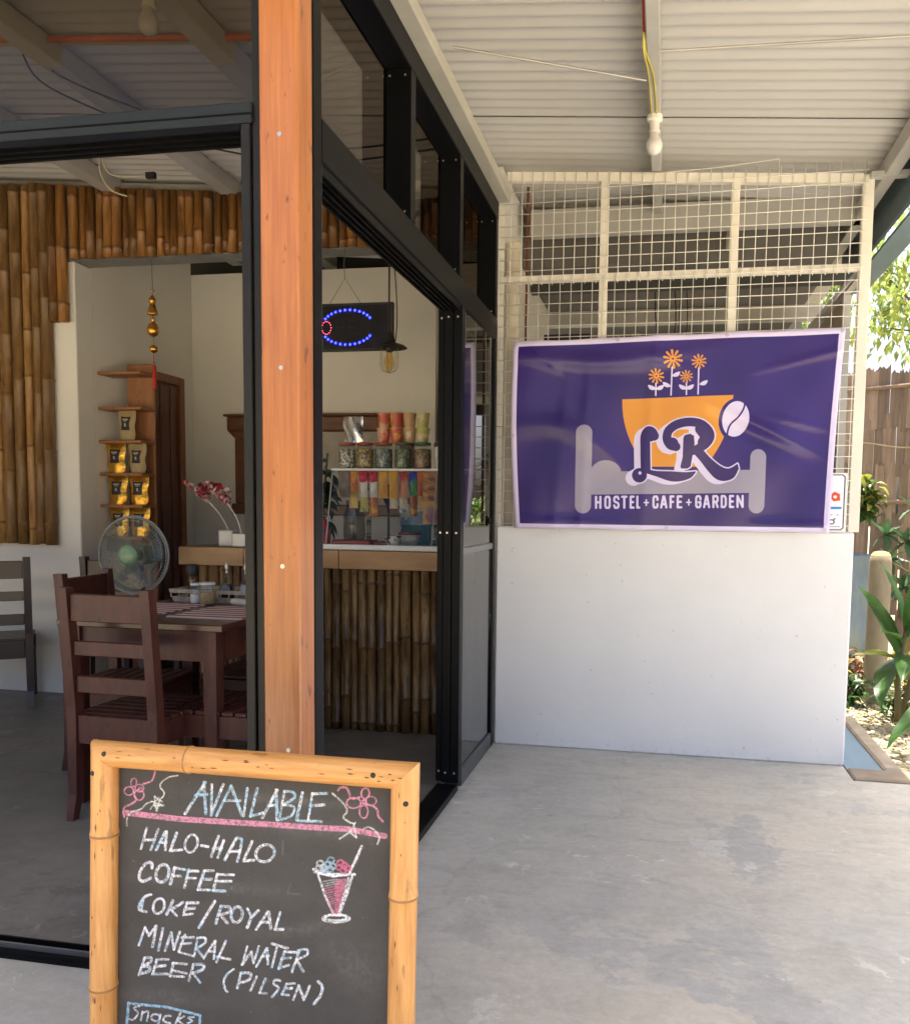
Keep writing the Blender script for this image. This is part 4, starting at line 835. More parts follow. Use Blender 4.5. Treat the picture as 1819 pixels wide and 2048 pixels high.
def tray_ring(mb, x0, y0, x1, y1, z0, z1, o0, o1, t=.006):
    for (a, b_, c_, d_) in ((x0, y0, x1, y0), (x1, y0, x1, y1), (x1, y1, x0, y1), (x0, y1, x0, y0)):
        cx, cy = (x0+x1)/2, (y0+y1)/2
        sc = lambda x, y, o: (cx+(x-cx)*(1+o), cy+(y-cy)*(1+o))
        p = [(*sc(a, b_, o0), z0), (*sc(c_, d_, o0), z0), (*sc(c_, d_, o1), z1), (*sc(a, b_, o1), z1)]
        mb.add(p, [(0, 1, 2, 3)])
    return mb
mb = MB(); mb.add([(-2.26, 3.56, .752), (-1.90, 3.56, .752), (-1.90, 3.75, .752), (-2.26, 3.75, .752)], [(0, 1, 2, 3)]); tray_ring(mb, -2.26, 3.56, -1.90, 3.75, .752, .772, 0, .04)
o = part('base', mb, rat, tr); o.modifiers.new('t', 'SOLIDIFY').thickness = .005
mb = tray_ring(MB(), -2.26, 3.56, -1.90, 3.75, .790, .808, .08, .10); o = part('rim', mb, rat, tr); o.modifiers.new('t', 'SOLIDIFY').thickness = .006
mb = MB()
for k in range(10):
    x = -2.265+k*.042
    for y in (3.548, 3.764): mb.tube([(x, y, .77), (x, y, .792)], .003, 5)
part('stakes', mb, rat, tr)
gr = thing('pepper_grinder', 'glass pepper grinder with black cap in the tray', 'grinder', (-2.235, 3.68, .7545))
part('body', MB().lathe([(0, 0), (.022, 0), (.024, .01), (.022, .05), (.019, .09), (.021, .105), (0, .105)], (-2.235, 3.68, .7545), 16), GLASS('grinder_glass', (.6, .58, .55)), gr, smooth='a')
part('peppercorns', MB().lathe([(0, .004), (.018, .004), (.018, .07), (0, .072)], (-2.235, 3.68, .7545), 12), M('peppercorn', (.05, .035, .025), scale=90, rough=.8), gr)
part('cap', MB().lathe([(0, .1055), (.024, .1055), (.028, .125), (.028, .15), (.022, .163), (0, .165)], (-2.235, 3.68, .7545), 16), blk, gr, smooth='a')
def bottle(label, x, y, fill):
    t = thing('oil_bottle', label, 'bottle', (x, y, .7545), group='stoppered oil bottles')
    pr = [(0, .001), (.036, .001), (.038, .006), (.038, .045), (.026, .080), (.012, .105), (.010, .125)]
    part('glass', MB().lathe(pr, (x, y, .7545), 16), thin, t, smooth='a')
    part('contents', MB().lathe([(0, .003), (.034, .003), (.035, .008), (.035, .042), (.024, .074), (0, .075)], (x, y, .7545), 14), fill, t, smooth='a')
    part('stopper', MB().lathe([(0, .1255), (.006, .1255), (.006, .14), (.010, .15), (.008, .165), (.003, .175), (0, .175)], (x, y, .7545), 12), screw, t, smooth='a')
bottle('small glass bottle of dark soy sauce in the tray', -2.055, 3.68, M('soy', (.012, .008, .006), rough=.2))
bottle('small glass bottle of clear vinegar in the tray', -1.945, 3.66, M('vinegar', (.35, .36, .34), rough=.2))
nb = thing('napkin_roll', 'cream napkin roll with red end on the striped mat', 'napkin', (-1.78, 3.40, .754))
part('napkin', MB().tube([(-1.90, 3.45, .772), (-1.74, 3.41, .770)], [.014, .017], 10), M('napkin_cloth', (.66, .58, .46), rough=.9, bump=.2), nb, smooth='a')
part('red_end', MB().tube([(-1.74, 3.41, .770), (-1.70, 3.40, .7705)], [.0165, .013], 10), M('red_cloth', (.42, .03, .03), rough=.8), nb, smooth='a')

# ---------------------------------------------------------------- standing fan
FX, FY, FZ = -2.80, 4.05, .93
fan = thing('standing_fan', 'pale green standing electric fan behind the dining table', 'fan', (FX, FY+.14, 0))
fgr = M('fan_green_plastic', (.20, .27, .20), (.17, .23, .17), rough=.35); fg = M('fan_guard_wire', (.30, .325, .31), rough=.4)
part('base', MB().lathe([(0, 0), (.19, 0), (.19, .015), (.17, .03), (.04, .045), (.03, .06), (0, .06)], (FX, FY+.14, 0), 28), fgr, fan, smooth='a')
part('pole', MB().tube([(FX, FY+.14, .055), (FX, FY+.14, .88)], .014, 12), fg, fan, smooth='a')
part('motor_housing', MB().lathe([(0, -.20), (.03, -.20), (.055, -.17), (.06, -.08), (.05, -.045), (0, -.045)], (FX, FY, FZ), 18, axis='y'), fgr, fan, smooth='a')
part('neck', MB().box((FX-.022, FY+.115, .84), (FX+.022, FY+.165, FZ-.04), bev=.008), fgr, fan)
mb = MB()
for yy, k in ((-.055, 1), (.045, 1)):
    s = -1 if yy < 0 else 1
    for rr, dd in ((.058, .0), (.10, -.003), (.15, .008), (.185, .024), (.2, .04)):
        mb.tube([(FX+rr*math.cos(a), FY+yy-s*dd*1.0, FZ+rr*math.sin(a)) for a in [2*math.pi*i/48 for i in range(49)]], .0014 if rr < .19 else .003, 4, cap=False)
    for i in range(72):
        a = 2*math.pi*i/72; mb.tube([(FX+r_*math.cos(a+.25*t), FY+yy-s*d_, FZ+r_*math.sin(a+.25*t)) for r_, d_, t in ((.055, 0, 0), (.10, -.003, .3), (.15, .008, .6), (.185, .024, .85), (.205, .048, 1))], .0009, 3, cap=False)
part('guard', mb, fg, fan)
part('rim', MB().tube([(FX+.207*math.cos(a), FY-.004, FZ+.207*math.sin(a)) for a in [2*math.pi*i/56 for i in range(57)]], .0055, 6, cap=False), fg, fan, smooth=True)
part('hub_badge', MB().lathe([(0, .070), (.03, .069), (.048, .064), (.055, .056), (.055, .05), (0, .05)][::-1], (FX, FY, FZ), 24, axis='y'), M('fan_hub_green', (.22, .38, .22), rough=.2), fan, smooth='a')
bl_m = GLASS('fan_blade_plastic', (.55, .62, .58), 1.6, .25)
for k in range(3):
    a0 = 2*math.pi*k/3+.4
    def bf(u, v):
        r = .035+.145*u; a = a0+(.95*(v-.5))*(.55+.65*math.sin(u*2.2)); return (FX+r*math.cos(a), FY+(v-.5)*.05*(1-.3*u), FZ+r*math.sin(a))
    part('blade', MB().grid(bf, 8, 6), bl_m, fan, smooth=True)
part('spinner', MB().lathe([(0, -.03), (.034, -.025), (.038, .02), (0, .025)], (FX, FY, FZ), 16, axis='y'), fgr, fan, smooth='a')

# ---------------------------------------------------------------- alcove door, shelf tower, coffee packs, chime
dwood = wood('red_brown_door', (.12, .028, .010), (.075, .017, .006), st=(7, 7, .8), rough=.4); jwood = wood('door_jamb_wood', (.24, .085, .030), (.17, .055, .02), st=(7, 7, .8), rough=.45)
dr = thing('alcove_door', 'red brown wooden door and frame in the cream side wall', 'door', (-3.54, 5.5, 0))
part('frame', MB().box((-3.5575, 5.20, 0), (-3.51, 5.30, 2.13), bev=.004).box((-3.5575, 5.66, 0), (-3.51, 5.72, 2.13), bev=.004).box((-3.5575, 5.3005, 2.07), (-3.51, 5.6595, 2.13), bev=.004), jwood, dr)
part('leaf', MB().box((-3.555, 5.302, .01), (-3.535, 5.658, 2.068)), dwood, dr)
for (y0, y1) in ((5.315, 5.42), (5.44, 5.545), (5.56, 5.65)): part('plank', MB().box((-3.5345, y0, .03), (-3.528, y1, 2.05), bev=.003), dwood, dr)
sh = thing('shelf_tower', 'narrow wooden plank shelf with five ledges of coffee packs', 'shelf', (-3.36, 4.96, 0))
swd = wood('shelf_plank_wood', (.34, .15, .062), (.24, .095, .036), st=(6, 6, .8), rough=.5, coat=0)
part('back_plank', MB().box((-3.455, 4.955, 0), (-3.262, 4.980, 2.105), bev=.008), swd, sh)
SZ = (2.035, 1.815, 1.606, 1.400, 1.198, .995)
for z in SZ: part('ledge', MB().box((-3.553, 4.800, z-.018), (-3.252, 4.9545, z), bev=.003), swd, sh)
goldf = M('gold_foil', (.80, .48, .08), (.55, .28, .035), scale=9, rough=.24, metal=.85, bump=1.0, bscale=14); kraft = M('kraft_paper', (.40, .31, .155), (.33, .25, .12), scale=14, rough=.55, bump=.4)
lab = M('dark_label', (.022, .016, .016), rough=.5); labw = M('label_print', (.50, .46, .46), rough=.6)
def pack(label, x, z, mat, w_=.115, h=.17, y=4.865, tilt=0):
    t = thing('coffee_pack', label, 'coffee pack', (x, y, z), group='coffee packs on the shelf tower')
    def f(u, v, s):
        wd = w_*(.82+.18*v+.04*math.sin(v*9)); th = .024*(1-abs(2*u-1)**2.5)*max(.04, (1-v**3))
        return (x+(u-.5)*wd+.003*math.sin(v*13+u*5), y+s*(th+.0008)+(1-v)*.002+.006*v*v, z+h*v+.003*math.sin(u*9)*v)
    mb = MB().grid(lambda u, v: f(u, v, -1), 9, 9); mb.grid(lambda u, v: f(1-u, v, 1), 9, 9)
    part('pouch', mb, mat, t, smooth=True)
    g2 = lambda u, v: (lambda q: (q[0], q[1]-.0016, q[2]))(f(.24+.52*u, .34+.44*v, -1))
    lb = part('label', MB().grid(g2, 4, 4), lab, t)
    mb = MB()
    for (u0, u1, v0, v1) in ((.22, .78, .74, .86), (.3, .7, .66, .70), (.38, .62, .28, .52)):
        mb.grid(lambda u, v: (lambda q: (q[0], q[1]-.0012, q[2]))(g2(u0+(u1-u0)*u, v0+(v1-v0)*v)), 2, 2)
    part('print', mb, labw, lb); return t
pack('kraft paper coffee pack alone on the second ledge', -3.395, SZ[2]+.0005, kraft, .125, .195)
pack('gold foil coffee pack on the third ledge, left', -3.478, SZ[3]+.0005, goldf, .14, .192)
pack('kraft paper coffee pack on the third ledge, right', -3.325, SZ[3]+.0005, kraft, .125, .186)
pack('gold foil coffee pack on the fourth ledge, left', -3.47, SZ[4]+.0005, goldf, .14, .19)
pack('gold foil coffee pack on the fourth ledge, right', -3.318, SZ[4]+.0005, goldf, .138, .19)
pack('gold foil coffee pack on the lowest ledge above the fan, left', -3.465, SZ[5]+.0005, goldf, .14, .19)
pack('gold foil coffee pack on the lowest ledge above the fan, right', -3.315, SZ[5]+.0005, goldf, .14, .19)
CX, CY = -3.045, 4.63
ch = thing('hanging_charm', 'gold lucky charm with red tassel hanging from the bamboo header', 'ornament', (CX, CY, 1.86))
gm = M('polished_gold', (.85, .47, .09), (.5, .22, .03), scale=40, rough=.22, metal=.9, bump=.3); redt = M('red_tassel', (.50, .012, .012), scale=60, stretch=(8, 8, .3), rough=.6)
part('string', MB().tube([(CX, CY, 2.667), (CX+.003, CY, 2.5), (CX+.001, CY, 2.0)], .0018, 5), M('brown_string', (.16, .10, .06), rough=.8), ch)
part('knot', MB().lathe([(0, -.012), (.012, -.006), (.014, 0), (.012, .006), (0, .012)], (CX, CY, 2.475), 10), M('pale_knot', (.36, .33, .2), rough=.7), ch, smooth=True)
part('figure', MB().lathe([(0, -.02), (.030, -.02), (.032, -.012), (.028, .0), (.022, .02), (.019, .032), (.014, .042), (.019, .052), (.022, .062), (.018, .075), (.011, .082), (.006, .093), (0, .098)], (CX, CY, 2.355), 18), gm, ch, smooth='a')
part('ball', MB().lathe([(0, -.048), (.010, -.046), (.026, -.036), (.034, -.015), (.033, .005), (.024, .028), (.011, .036), (.010, .042), (.014, .050), (.013, .060), (0, .066)], (CX+.002, CY, 2.252), 18), gm, ch, smooth='a')
part('bell', MB().lathe([(0, -.025), (.014, -.021), (.023, -.010), (.026, 0), (.023, .010), (.014, .021), (0, .026)], (CX+.003, CY, 2.133), 18), gm, ch, smooth='a')
part('tassel', MB().lathe([(0, 0), (.010, .0), (.0115, .05), (.010, .125), (.005, .14), (0, .145)], (CX+.006, CY, 1.90), 12), redt, ch, smooth='a')
part('bead', MB().lathe([(0, -.008), (.007, 0), (0, .01)], (CX+.005, CY, 2.055), 8), gm, ch)

# ---------------------------------------------------------------- on the back wall
fr = thing('wall_mirror_frame', 'carved brown wooden frame on the cream back wall', 'frame', (-2.45, 5.88, 1.0)); fw = wood('carved_frame_wood', (.17, .068, .026), (.10, .036, .014), st=(1.5, 6, 6), rough=.5)
part('top_rail', MB().box((-3.25, 5.84, 1.755), (-1.80, 5.905, 1.868), bev=.012), fw, fr); part('cornice', MB().box((-3.275, 5.835, 1.8685), (-1.79, 5.905, 1.885), bev=.004), fw, fr)
for x in (-3.19, -1.90):
    part('stile', MB().box((x, 5.85, 1.22), (x+.10, 5.905, 1.7545), bev=.008), fw, fr); part('bracket', MB().hexa([(x-.0, 5.845, 1.71), (x+.10, 5.845, 1.71), (x+.10, 5.905, 1.71), (x, 5.905, 1.71), (x-.045, 5.845, 1.7548), (x+.145, 5.845, 1.7548), (x+.145, 5.905, 1.7548), (x-.045, 5.905, 1.7548)]), fw, fr)
part('bottom_rail', MB().box((-3.22, 5.845, 1.14), (-1.78, 5.905, 1.2195), bev=.008), fw, fr)
part('panel', MB().box((-3.0895, 5.895, 1.2200), (-1.9005, 5.9055, 1.7545)), M('frame_panel', (.50, .46, .39), rough=.5), fr)
dk = thing('kitchen_door', 'dark brown door in the far corner behind the snack case', 'door', (-1.2, 5.88, 0))
part('leaf', MB().box((-1.585, 5.875, .0), (-.95, 5.905, 2.02)), M('dark_door', (.06, .028, .014), rough=.5), dk)
part('frame', MB().box((-1.617, 5.86, 0), (-1.587, 5.905, 2.09), bev=.003).box((-1.586, 5.86, 2.022), (-.95, 5.905, 2.09), bev=.003), M('door_casing', (.42, .33, .2), rough=.6), dk)
# ================================================================ ON AND OVER THE COUNTER
wcer = M('white_ceramic', (.78, .77, .72), rough=.3); stick = M('white_stick', (.72, .68, .6), rough=.7)
def vase(label, x, y, w_, h, fx, fz, red):
    t = thing('flower_vase', label, 'vase', (x, y, .9755), group='white cube vases')
    part('pot', MB().box((x-w_/2, y-w_/2, .9755), (x+w_/2, y+w_/2, .9755+h), bev=.004), wcer, t)
    st = part('stem', MB().tube(smooth_path([(x, y, .9755+h*.9), ((x+fx)/2+.012, y, (.9755+h+fz)/2), (fx, y-.01, fz)]), .004, 6), stick, t, smooth=True)
    mb = MB(); g_ = random.Random(int(x*1000))
    d = Vector((fx-x, 0, fz-.9755-h)).normalized()
    for i in range(110):
        tt = g_.random(); rr = .014+.058*tt; a = g_.uniform(0, 6.28)
        c_ = Vector((fx, y-.01, fz))+d*(.115*tt)+Vector((math.cos(a)*rr*.95, math.sin(a)*rr, -.01*math.cos(a)))
        s_ = g_.uniform(.008, .017); n_ = Vector((g_.uniform(-1, 1), g_.uniform(-1, 1), g_.uniform(-1, 1))).normalized(); u_ = n_.orthogonal().normalized(); v_ = n_.cross(u_)
        mb.add([c_-u_*s_-v_*s_, c_+u_*s_-v_*s_*.6, c_+u_*s_+v_*s_, c_-u_*s_*.7+v_*s_], [(0, 1, 2, 3)], 1 if g_.random() < red else 0)
    mb.lathe([(0, 0), (.010, .0), (.02, .03), (0, .05)], (fx, y-.01, fz-.01), 8)
    part('flower_head', mb, [M('petal_white', (.66, .60, .56), rough=.8), M('petal_red', (.42, .02, .035), rough=.8)], t)
vase('white cube vase, its dried flower leaning far left', -2.405, 4.34, .085, .088, -2.535, 1.235, .55)
vase('white cube vase with upright dried flower beside the frame', -2.305, 4.30, .078, .072, -2.395, 1.225, .55)
vase('low white vase with dark red flower partly behind the frame', -2.19, 4.36, .078, .072, -2.20, 1.25, .8)

# LED sign and pendant
led = thing('led_sign', 'black window sign with a ring of blue LEDs, unlit letters inside', 'LED sign', (-1.76, 4.60, 2.09))
part('panel', MB().box((-1.985, 4.612, 2.098), (-1.545, 4.632, 2.352), bev=.004), M('led_black', (.022, .022, .03), rough=.6, spec=.15), led)
part('frame', MB().box((-1.992, 4.606, 2.345), (-1.538, 4.634, 2.358)).box((-1.992, 4.606, 2.092), (-1.538, 4.634, 2.1045)).box((-1.551, 4.6065, 2.1046), (-1.538, 4.6335, 2.3449)).box((-1.992, 4.6065, 2.1046), (-1.979, 4.6335, 2.3449)), blk, led)
def dots(pts, r): 
    mb = MB()
    for (x, z) in pts: mb.lathe([(0, -r), (r*.8, -r*.5), (r, 0)], (x, 4.6115, z), 6, axis='y')
    return mb
eb = M('led_blue', (.004, .006, 1.0), (.004, .006, 1.0), emit=20); er = M('led_red', (1.0, .06, .12), (1, .06, .12), emit=4); eo = M('led_off', (.018, .018, .02), rough=.4)
cx_, cz_ = -1.808, 2.225
arc = [(cx_+.150*math.cos(a), cz_+s*(.012+.085*math.sin(a))) for s in (1, -1) for a in [math.radians(27+126*i/11) for i in range(12)]]
part('blue_leds', dots(arc, .0068), eb, led)
part('red_leds', dots([(-1.935+.028*math.cos(a), cz_+.036*math.sin(a)) for a in [2*math.pi*i/14 for i in range(14)]], .0021), er, led)
off = []
for (x0, sg) in ((-1.875, [(0, 0, 0, 1), (0, 1, 1, 1), (1, 1, 1, .5), (0, .5, 1, .5)]), (-1.80, [(0, 0, 0, 1), (0, 1, 1, 1), (0, .5, .8, .5), (0, 0, 1, 0)]), (-1.725, [(0, 0, 0, 1), (0, 1, 1, 0), (1, 0, 1, 1)])):
    for (a, b_, c_, d_) in sg:
        for k in range(6): off.append((x0+.045*(a+(c_-a)*k/5), cz_-.035+.07*(b_+(d_-b_)*k/5)))
part('unlit_leds', dots(off, .0025), eo, led)
part('chain', MB().tube([(-1.92, 4.62, 2.357), (-1.825, 4.615, 2.50), (-1.73, 4.62, 2.357)], .002, 5).tube([(-1.825, 4.615, 2.50), (-1.832, 4.62, 2.58), (-1.83, 4.63, 2.667)], .002, 5), M('chain_steel', (.2, .18, .15), rough=.4), led)
PX, PY = -1.352, 4.0
pd = thing('pendant_lamp', 'black pendant lamp with amber filament bulb and wire guard', 'pendant lamp', (PX, PY, 1.86))
part('cord', MB().tube([(PX, PY, rz(PX)-.013), (PX-.002, PY, 2.03)], .0045, 6), M('brown_cord', (.03, .018, .015), rough=.6), pd)
part('spare_cord', MB().tube(smooth_path([(PX+.015, PY, rz(PX)-.015), (PX+.018, PY, 2.5), (PX+.035, PY, 2.25), (PX+.038, PY, 2.1), (PX+.03, PY, 2.01)]), .003, 6), M('olive_cord', (.07, .055, .03), rough=.6), pd, smooth=True)
part('lamp_shade', MB().lathe([(.088, 1.985), (.075, 1.996), (.03, 2.010), (.024, 2.04), (.012, 2.06), (0, 2.06)], (PX, PY, 0), 26), blk, pd, smooth='a').modifiers.new('t', 'SOLIDIFY').thickness = .002
part('socket', MB().lathe([(0, 1.965), (.016, 1.965), (.016, 2.008), (0, 2.008)], (PX, PY, 0), 12), blk, pd, smooth='a')
part('bulb', MB().lathe([(.0, 1.862), (.004, 1.868), (.015, 1.880), (.025, 1.897), (.027, 1.912), (.022, 1.935), (.014, 1.955), (.013, 1.966)], (PX, PY, 0), 18), GLASS('amber_glass', (.96, .80, .48), 1.45), pd, smooth=True)
part('filament', MB().tube([(PX-.008+.004*(i % 4), PY+(.006 if i % 2 else -.006), 1.90+.005*i) for i in range(10)], .0012, 4), M('filament_brass', (.8, .5, .2), rough=.3, metal=.8), pd)
mb = MB()
for k in range(6):
    a = math.pi*k/3; mb.tube([(PX+.045*math.cos(a), PY+.045*math.sin(a), 1.995), (PX+.045*math.cos(a), PY+.045*math.sin(a), 1.90), (PX+.035*math.cos(a), PY+.035*math.sin(a), 1.875), (PX, PY, 1.862)], .0012, 4)
part('wire_guard', mb, M('brass_wire', (.35, .28, .16), rough=.35, metal=.7), pd)

# snack case
cs = thing('display_case', 'glass fronted snack case with white sill on the counter', 'display case', (-1.47, 4.4, .976))
wsl = M('white_sill', (.80, .82, .85), rough=.3)
part('sill', MB().box((-1.795, 4.208, .9757), (-.955, 4.245, 1.004), bev=.004), wsl, cs)
part('base', MB().box((-1.79, 4.246, .9757), (-.955, 4.62, .990)), M('case_base', (.40, .40, .38), rough=.4), cs)
part('shelf', MB().box((-1.765, 4.262, 1.397), (-.955, 4.62, 1.409), bev=.002), wsl, cs)
part('glass_front', MB().hexa([(-1.78, 4.228, 1.0045), (-.96, 4.228, 1.0045), (-.96, 4.232, 1.0045), (-1.78, 4.232, 1.0045), (-1.755, 4.262, 1.3965), (-.96, 4.262, 1.3965), (-.96, 4.266, 1.3965), (-1.755, 4.266, 1.3965)]), GLASS('case_glass', (.95, .96, .96), 1.15), cs)
part('edge_strip', MB().tube([(-1.782, 4.228, 1.006), (-1.757, 4.262, 1.396)], .004, 6), alu_gr, cs); part('edge_strip', MB().tube([(-1.195, 4.229, 1.006), (-1.178, 4.262, 1.396)], .003, 6), alu_gr, cs)
part('upright', MB().box((-1.69, 4.60, .9905), (-1.667, 4.616, 1.3965)), M('slotted_upright', (.42, .40, .35), (.1, .1, .09), scale=40, stretch=(.1, .1, 1.2), rough=.5, ramp=(.45, .5)), cs)
part('back_post', MB().box((-1.775, 4.602, .9905), (-1.76, 4.618, 1.3965)).box((-.97, 4.602, .9905), (-.957, 4.618, 1.3965)), alu_gr, cs)
def conf(nm, c, c2): return M(nm, c, c2, scale=70, detail=2, rough=.6, ramp=(.45, .55))
rl, gl = M('red_lid', (.36, .05, .035), rough=.4), M('green_lid', (.035, .10, .055), rough=.4)
for k, (x, lid, c_, lb) in enumerate(((-1.700, rl, conf('candy_silver', (.50, .48, .40), (.06, .06, .05)), 'red lidded jar of silver wrapped sweets, leftmost on the case'),
        (-1.598, rl, conf('candy_gold', (.38, .27, .11), (.10, .07, .03)), 'red lidded jar of gold wrapped sweets on the case'),
        (-1.492, rl, conf('candy_blue', (.24, .27, .25), (.05, .06, .06)), 'red lidded jar of grey green sweets, third on the case'),
        (-1.384, gl, conf('candy_green', (.16, .20, .10), (.04, .05, .03)), 'green lidded jar of dark green sweets on the case'),
        (-1.276, gl, conf('candy_brown', (.26, .15, .08), (.07, .05, .03)), 'green lidded jar of brown sweets on the case'))):
    jar(lb, x, 4.33, 1.4093, .047, .140, .74, c_, lid, '', 'sweet_jar', 'sweet jars on the snack case')
jt = thing('plastic_tub', 'dark lidded tub with green and white label at the case end', 'tub', (-1.165, 4.33, 1.4093))
part('tub', MB().lathe([(0, 0), (.042, 0), (.046, .01), (.046, .06)], (-1.165, 4.33, 1.4093), 20), M('tub_white', (.55, .50, .45), rough=.4), jt, smooth='a')
part('label', MB().lathe([(.0462, .06), (.0462, .115)], (-1.165, 4.33, 1.4093), 20), M('tub_green', (.08, .30, .14), (.5, .55, .45), scale=12, rough=.4, ramp=(.4, .5)), jt, smooth='a')
part('lid', MB().lathe([(0, .1155), (.048, .1155), (.048, .138), (0, .14)], (-1.165, 4.33, 1.4093), 20), M('tub_lid', (.03, .035, .05), rough=.4), jt, smooth='a')
def noodle(label, x, z, c_, c2_):
    t = thing('noodle_cup', label, 'noodle cup', (x, 4.36, z), group='noodle cups stacked on the jars')
    part('cup', MB().lathe([(0, 0), (.027, 0), (.036, .076)], (x, 4.36, z), 18), M('cup_print_%d' % int(-x*1000+z*5000), c_, c2_, scale=13, detail=3, rough=.4, ramp=(.46, .54)), t, smooth='a')
    part('lid', MB().lathe([(0, .0765), (.038, .0765), (.038, .079), (0, .0795)], (x, 4.36, z), 18), M('cup_lid', (.62, .52, .30), rough=.3), t, smooth='a')
RD, YL, CR, GN = (.46, .07, .04), (.58, .36, .05), (.56, .45, .30), (.36, .36, .08)
for i, zz in enumerate((1.5500, 1.6295)):
    lv = ('lower', 'upper')[i]
    noodle(f'red printed noodle cup, {lv} row, left of the stack', -1.505+.004*i, zz, RD, (.55, .30, .18)); noodle(f'yellow and red noodle cup, {lv} row, second of the stack', -1.432, zz, YL, RD)
    noodle(f'cream printed noodle cup, {lv} row, third of the stack', -1.358, zz, CR, (.42, .25, .12)); noodle(f'yellow green noodle cup, {lv} row, right of the stack', -1.285, zz, GN, CR)
sp_ = thing('silver_pouch', 'shiny silver plastic pouch standing on the leftmost jars', 'pouch', (-1.665, 4.33, 1.5495))
mb = MB(); 
def sf(u, v, s): return (-1.72+.11*u+.004*math.sin(v*7), 4.335+s*(.022*(1-abs(2*u-1)**2)*(1-v**2)+.001)+.006*math.sin(u*11+v*6), 1.550+.14*v)
mb.grid(lambda u, v: sf(u, v, -1), 10, 10).grid(lambda u, v: sf(1-u, v, 1), 10, 10); part('pouch', mb, M('silver_foil', (.80, .77, .74), rough=.16, metal=.95, bump=.5, bscale=9), sp_, smooth=True)
# packets hanging under the shelf
def packet(label, x, z, w_, h, c_, c2_, y=4.32, sc=9):
    mb = MB()
    def f(u, v, s): return (x+(u-.5)*w_*(.95+.05*math.cos(v*20)), y+s*(.021*(1-abs(2*u-1)**2.2)*math.sin(math.pi*min(max(v, .03), .97))+.0006)+.003*math.sin(u*8+v*5), z+h*(v-1))
    mb.grid(lambda u, v: f(u, v, -1), 6, 8).grid(lambda u, v: f(1-u, v, 1), 6, 8)
    single('snack_packet', mb, M('packet_'+'_'.join(str(int(q*100)) for q in c_+c2_), c_, c2_, scale=sc, rough=.25, ramp=(.47, .55), bump=.3), label, 'snack packet', (x, y, z), smooth=True, group='snack packets hanging in the case')
Zs = 1.3968
packet('clear dark snack packet hanging at the left end of the case', -1.715, Zs, .07, .14, (.20, .15, .10), (.10, .07, .05))
packet('small orange snack packet hanging in the case', -1.655, Zs, .045, .11, (.55, .24, .03), (.4, .1, .02))
RW = ((.45, .02, .04), (.45, .02, .04)); 
packet('red topped white sachet hanging in the case, left of two', -1.605, Zs, .05, .06, *RW); packet('red topped white sachet hanging in the case, right of two', -1.550, Zs, .05, .06, *RW)
packet('white sachet bottom under the red top, left of two', -1.603, Zs-.055, .046, .085, (.58, .56, .52), (.5, .47, .43), 4.322); packet('white sachet bottom under the red top, right of two', -1.548, Zs-.055, .046, .085, (.58, .56, .52), (.5, .47, .43), 4.322)
packet('golden yellow snack packet hanging in the case, left of two', -1.492, Zs, .052, .145, (.60, .32, .02), (.5, .24, .02)); packet('golden yellow snack packet hanging in the case, right of two', -1.435, Zs, .052, .145, (.60, .32, .02), (.5, .24, .02))
packet('dark red snack packet hanging in the case', -1.375, Zs, .055, .14, (.30, .04, .03), (.42, .2, .1)); packet('blue and green snack packet hanging in the case', -1.325, Zs, .045, .13, (.02, .04, .30), (.05, .24, .05)); packet('orange red snack packet hanging in the case', -1.283, Zs, .04, .13, (.48, .12, .02), (.3, .06, .02))
for i, (x, z) in enumerate(((-1.225, 0), (-1.225, .05), (-1.225, .10), (-1.145, 0), (-1.145, .06))):
    packet(('top', 'second', 'third', 'top', 'second')[i]+' brown biscuit packet of the '+('left' if i < 3 else 'right')+' bundle in the case', x, Zs-z, .09, .055, (.40, .20, .06), (.20, .08, .06), 4.31-.004*i, 16)
packet('tan and purple crisps bag hanging below the biscuits, left', -1.23, Zs-.15, .085, .13, (.46, .27, .09), (.20, .10, .14), 4.315, 12); packet('tan and purple crisps bag hanging below the biscuits, right', -1.145, Zs-.13, .085, .14, (.36, .20, .07), (.16, .09, .14), 4.315, 12)
for k, (x, c_, c2_, nm) in enumerate(((-1.69, (.50, .10, .05), (.58, .40, .10), 'orange red'), (-1.63, (.10, .22, .08), (.45, .40, .12), 'green and yellow'), (-1.575, (.55, .36, .05), (.42, .12, .04), 'amber'),
        (-1.46, (.44, .05, .05), (.55, .5, .42), 'red and white'), (-1.405, (.06, .10, .32), (.5, .46, .4), 'blue and white'), (-1.35, (.50, .30, .06), (.25, .08, .04), 'tan and brown'), (-1.30, (.30, .05, .10), (.5, .3, .12), 'wine red'))):
    packet(nm+' snack packet hanging in the second row behind the front packets', x, Zs, .05, .20+.02*(k % 3), c_, c2_, 4.40, 16)
for k, (x, lid, nm) in enumerate(((-1.65, gl, 'green lidded jar of pale sweets in the back row, left'), (-1.545, rl, 'red lidded jar of pale sweets in the back row, second'), (-1.33, rl, 'red lidded jar of pale sweets in the back row, right'))):
    jar(nm, x, 4.46, 1.4093, .045, .15, .7, conf('candy_pale', (.55, .45, .28), (.25, .14, .06)), lid, '', 'sweet_jar', 'sweet jars on the snack case')
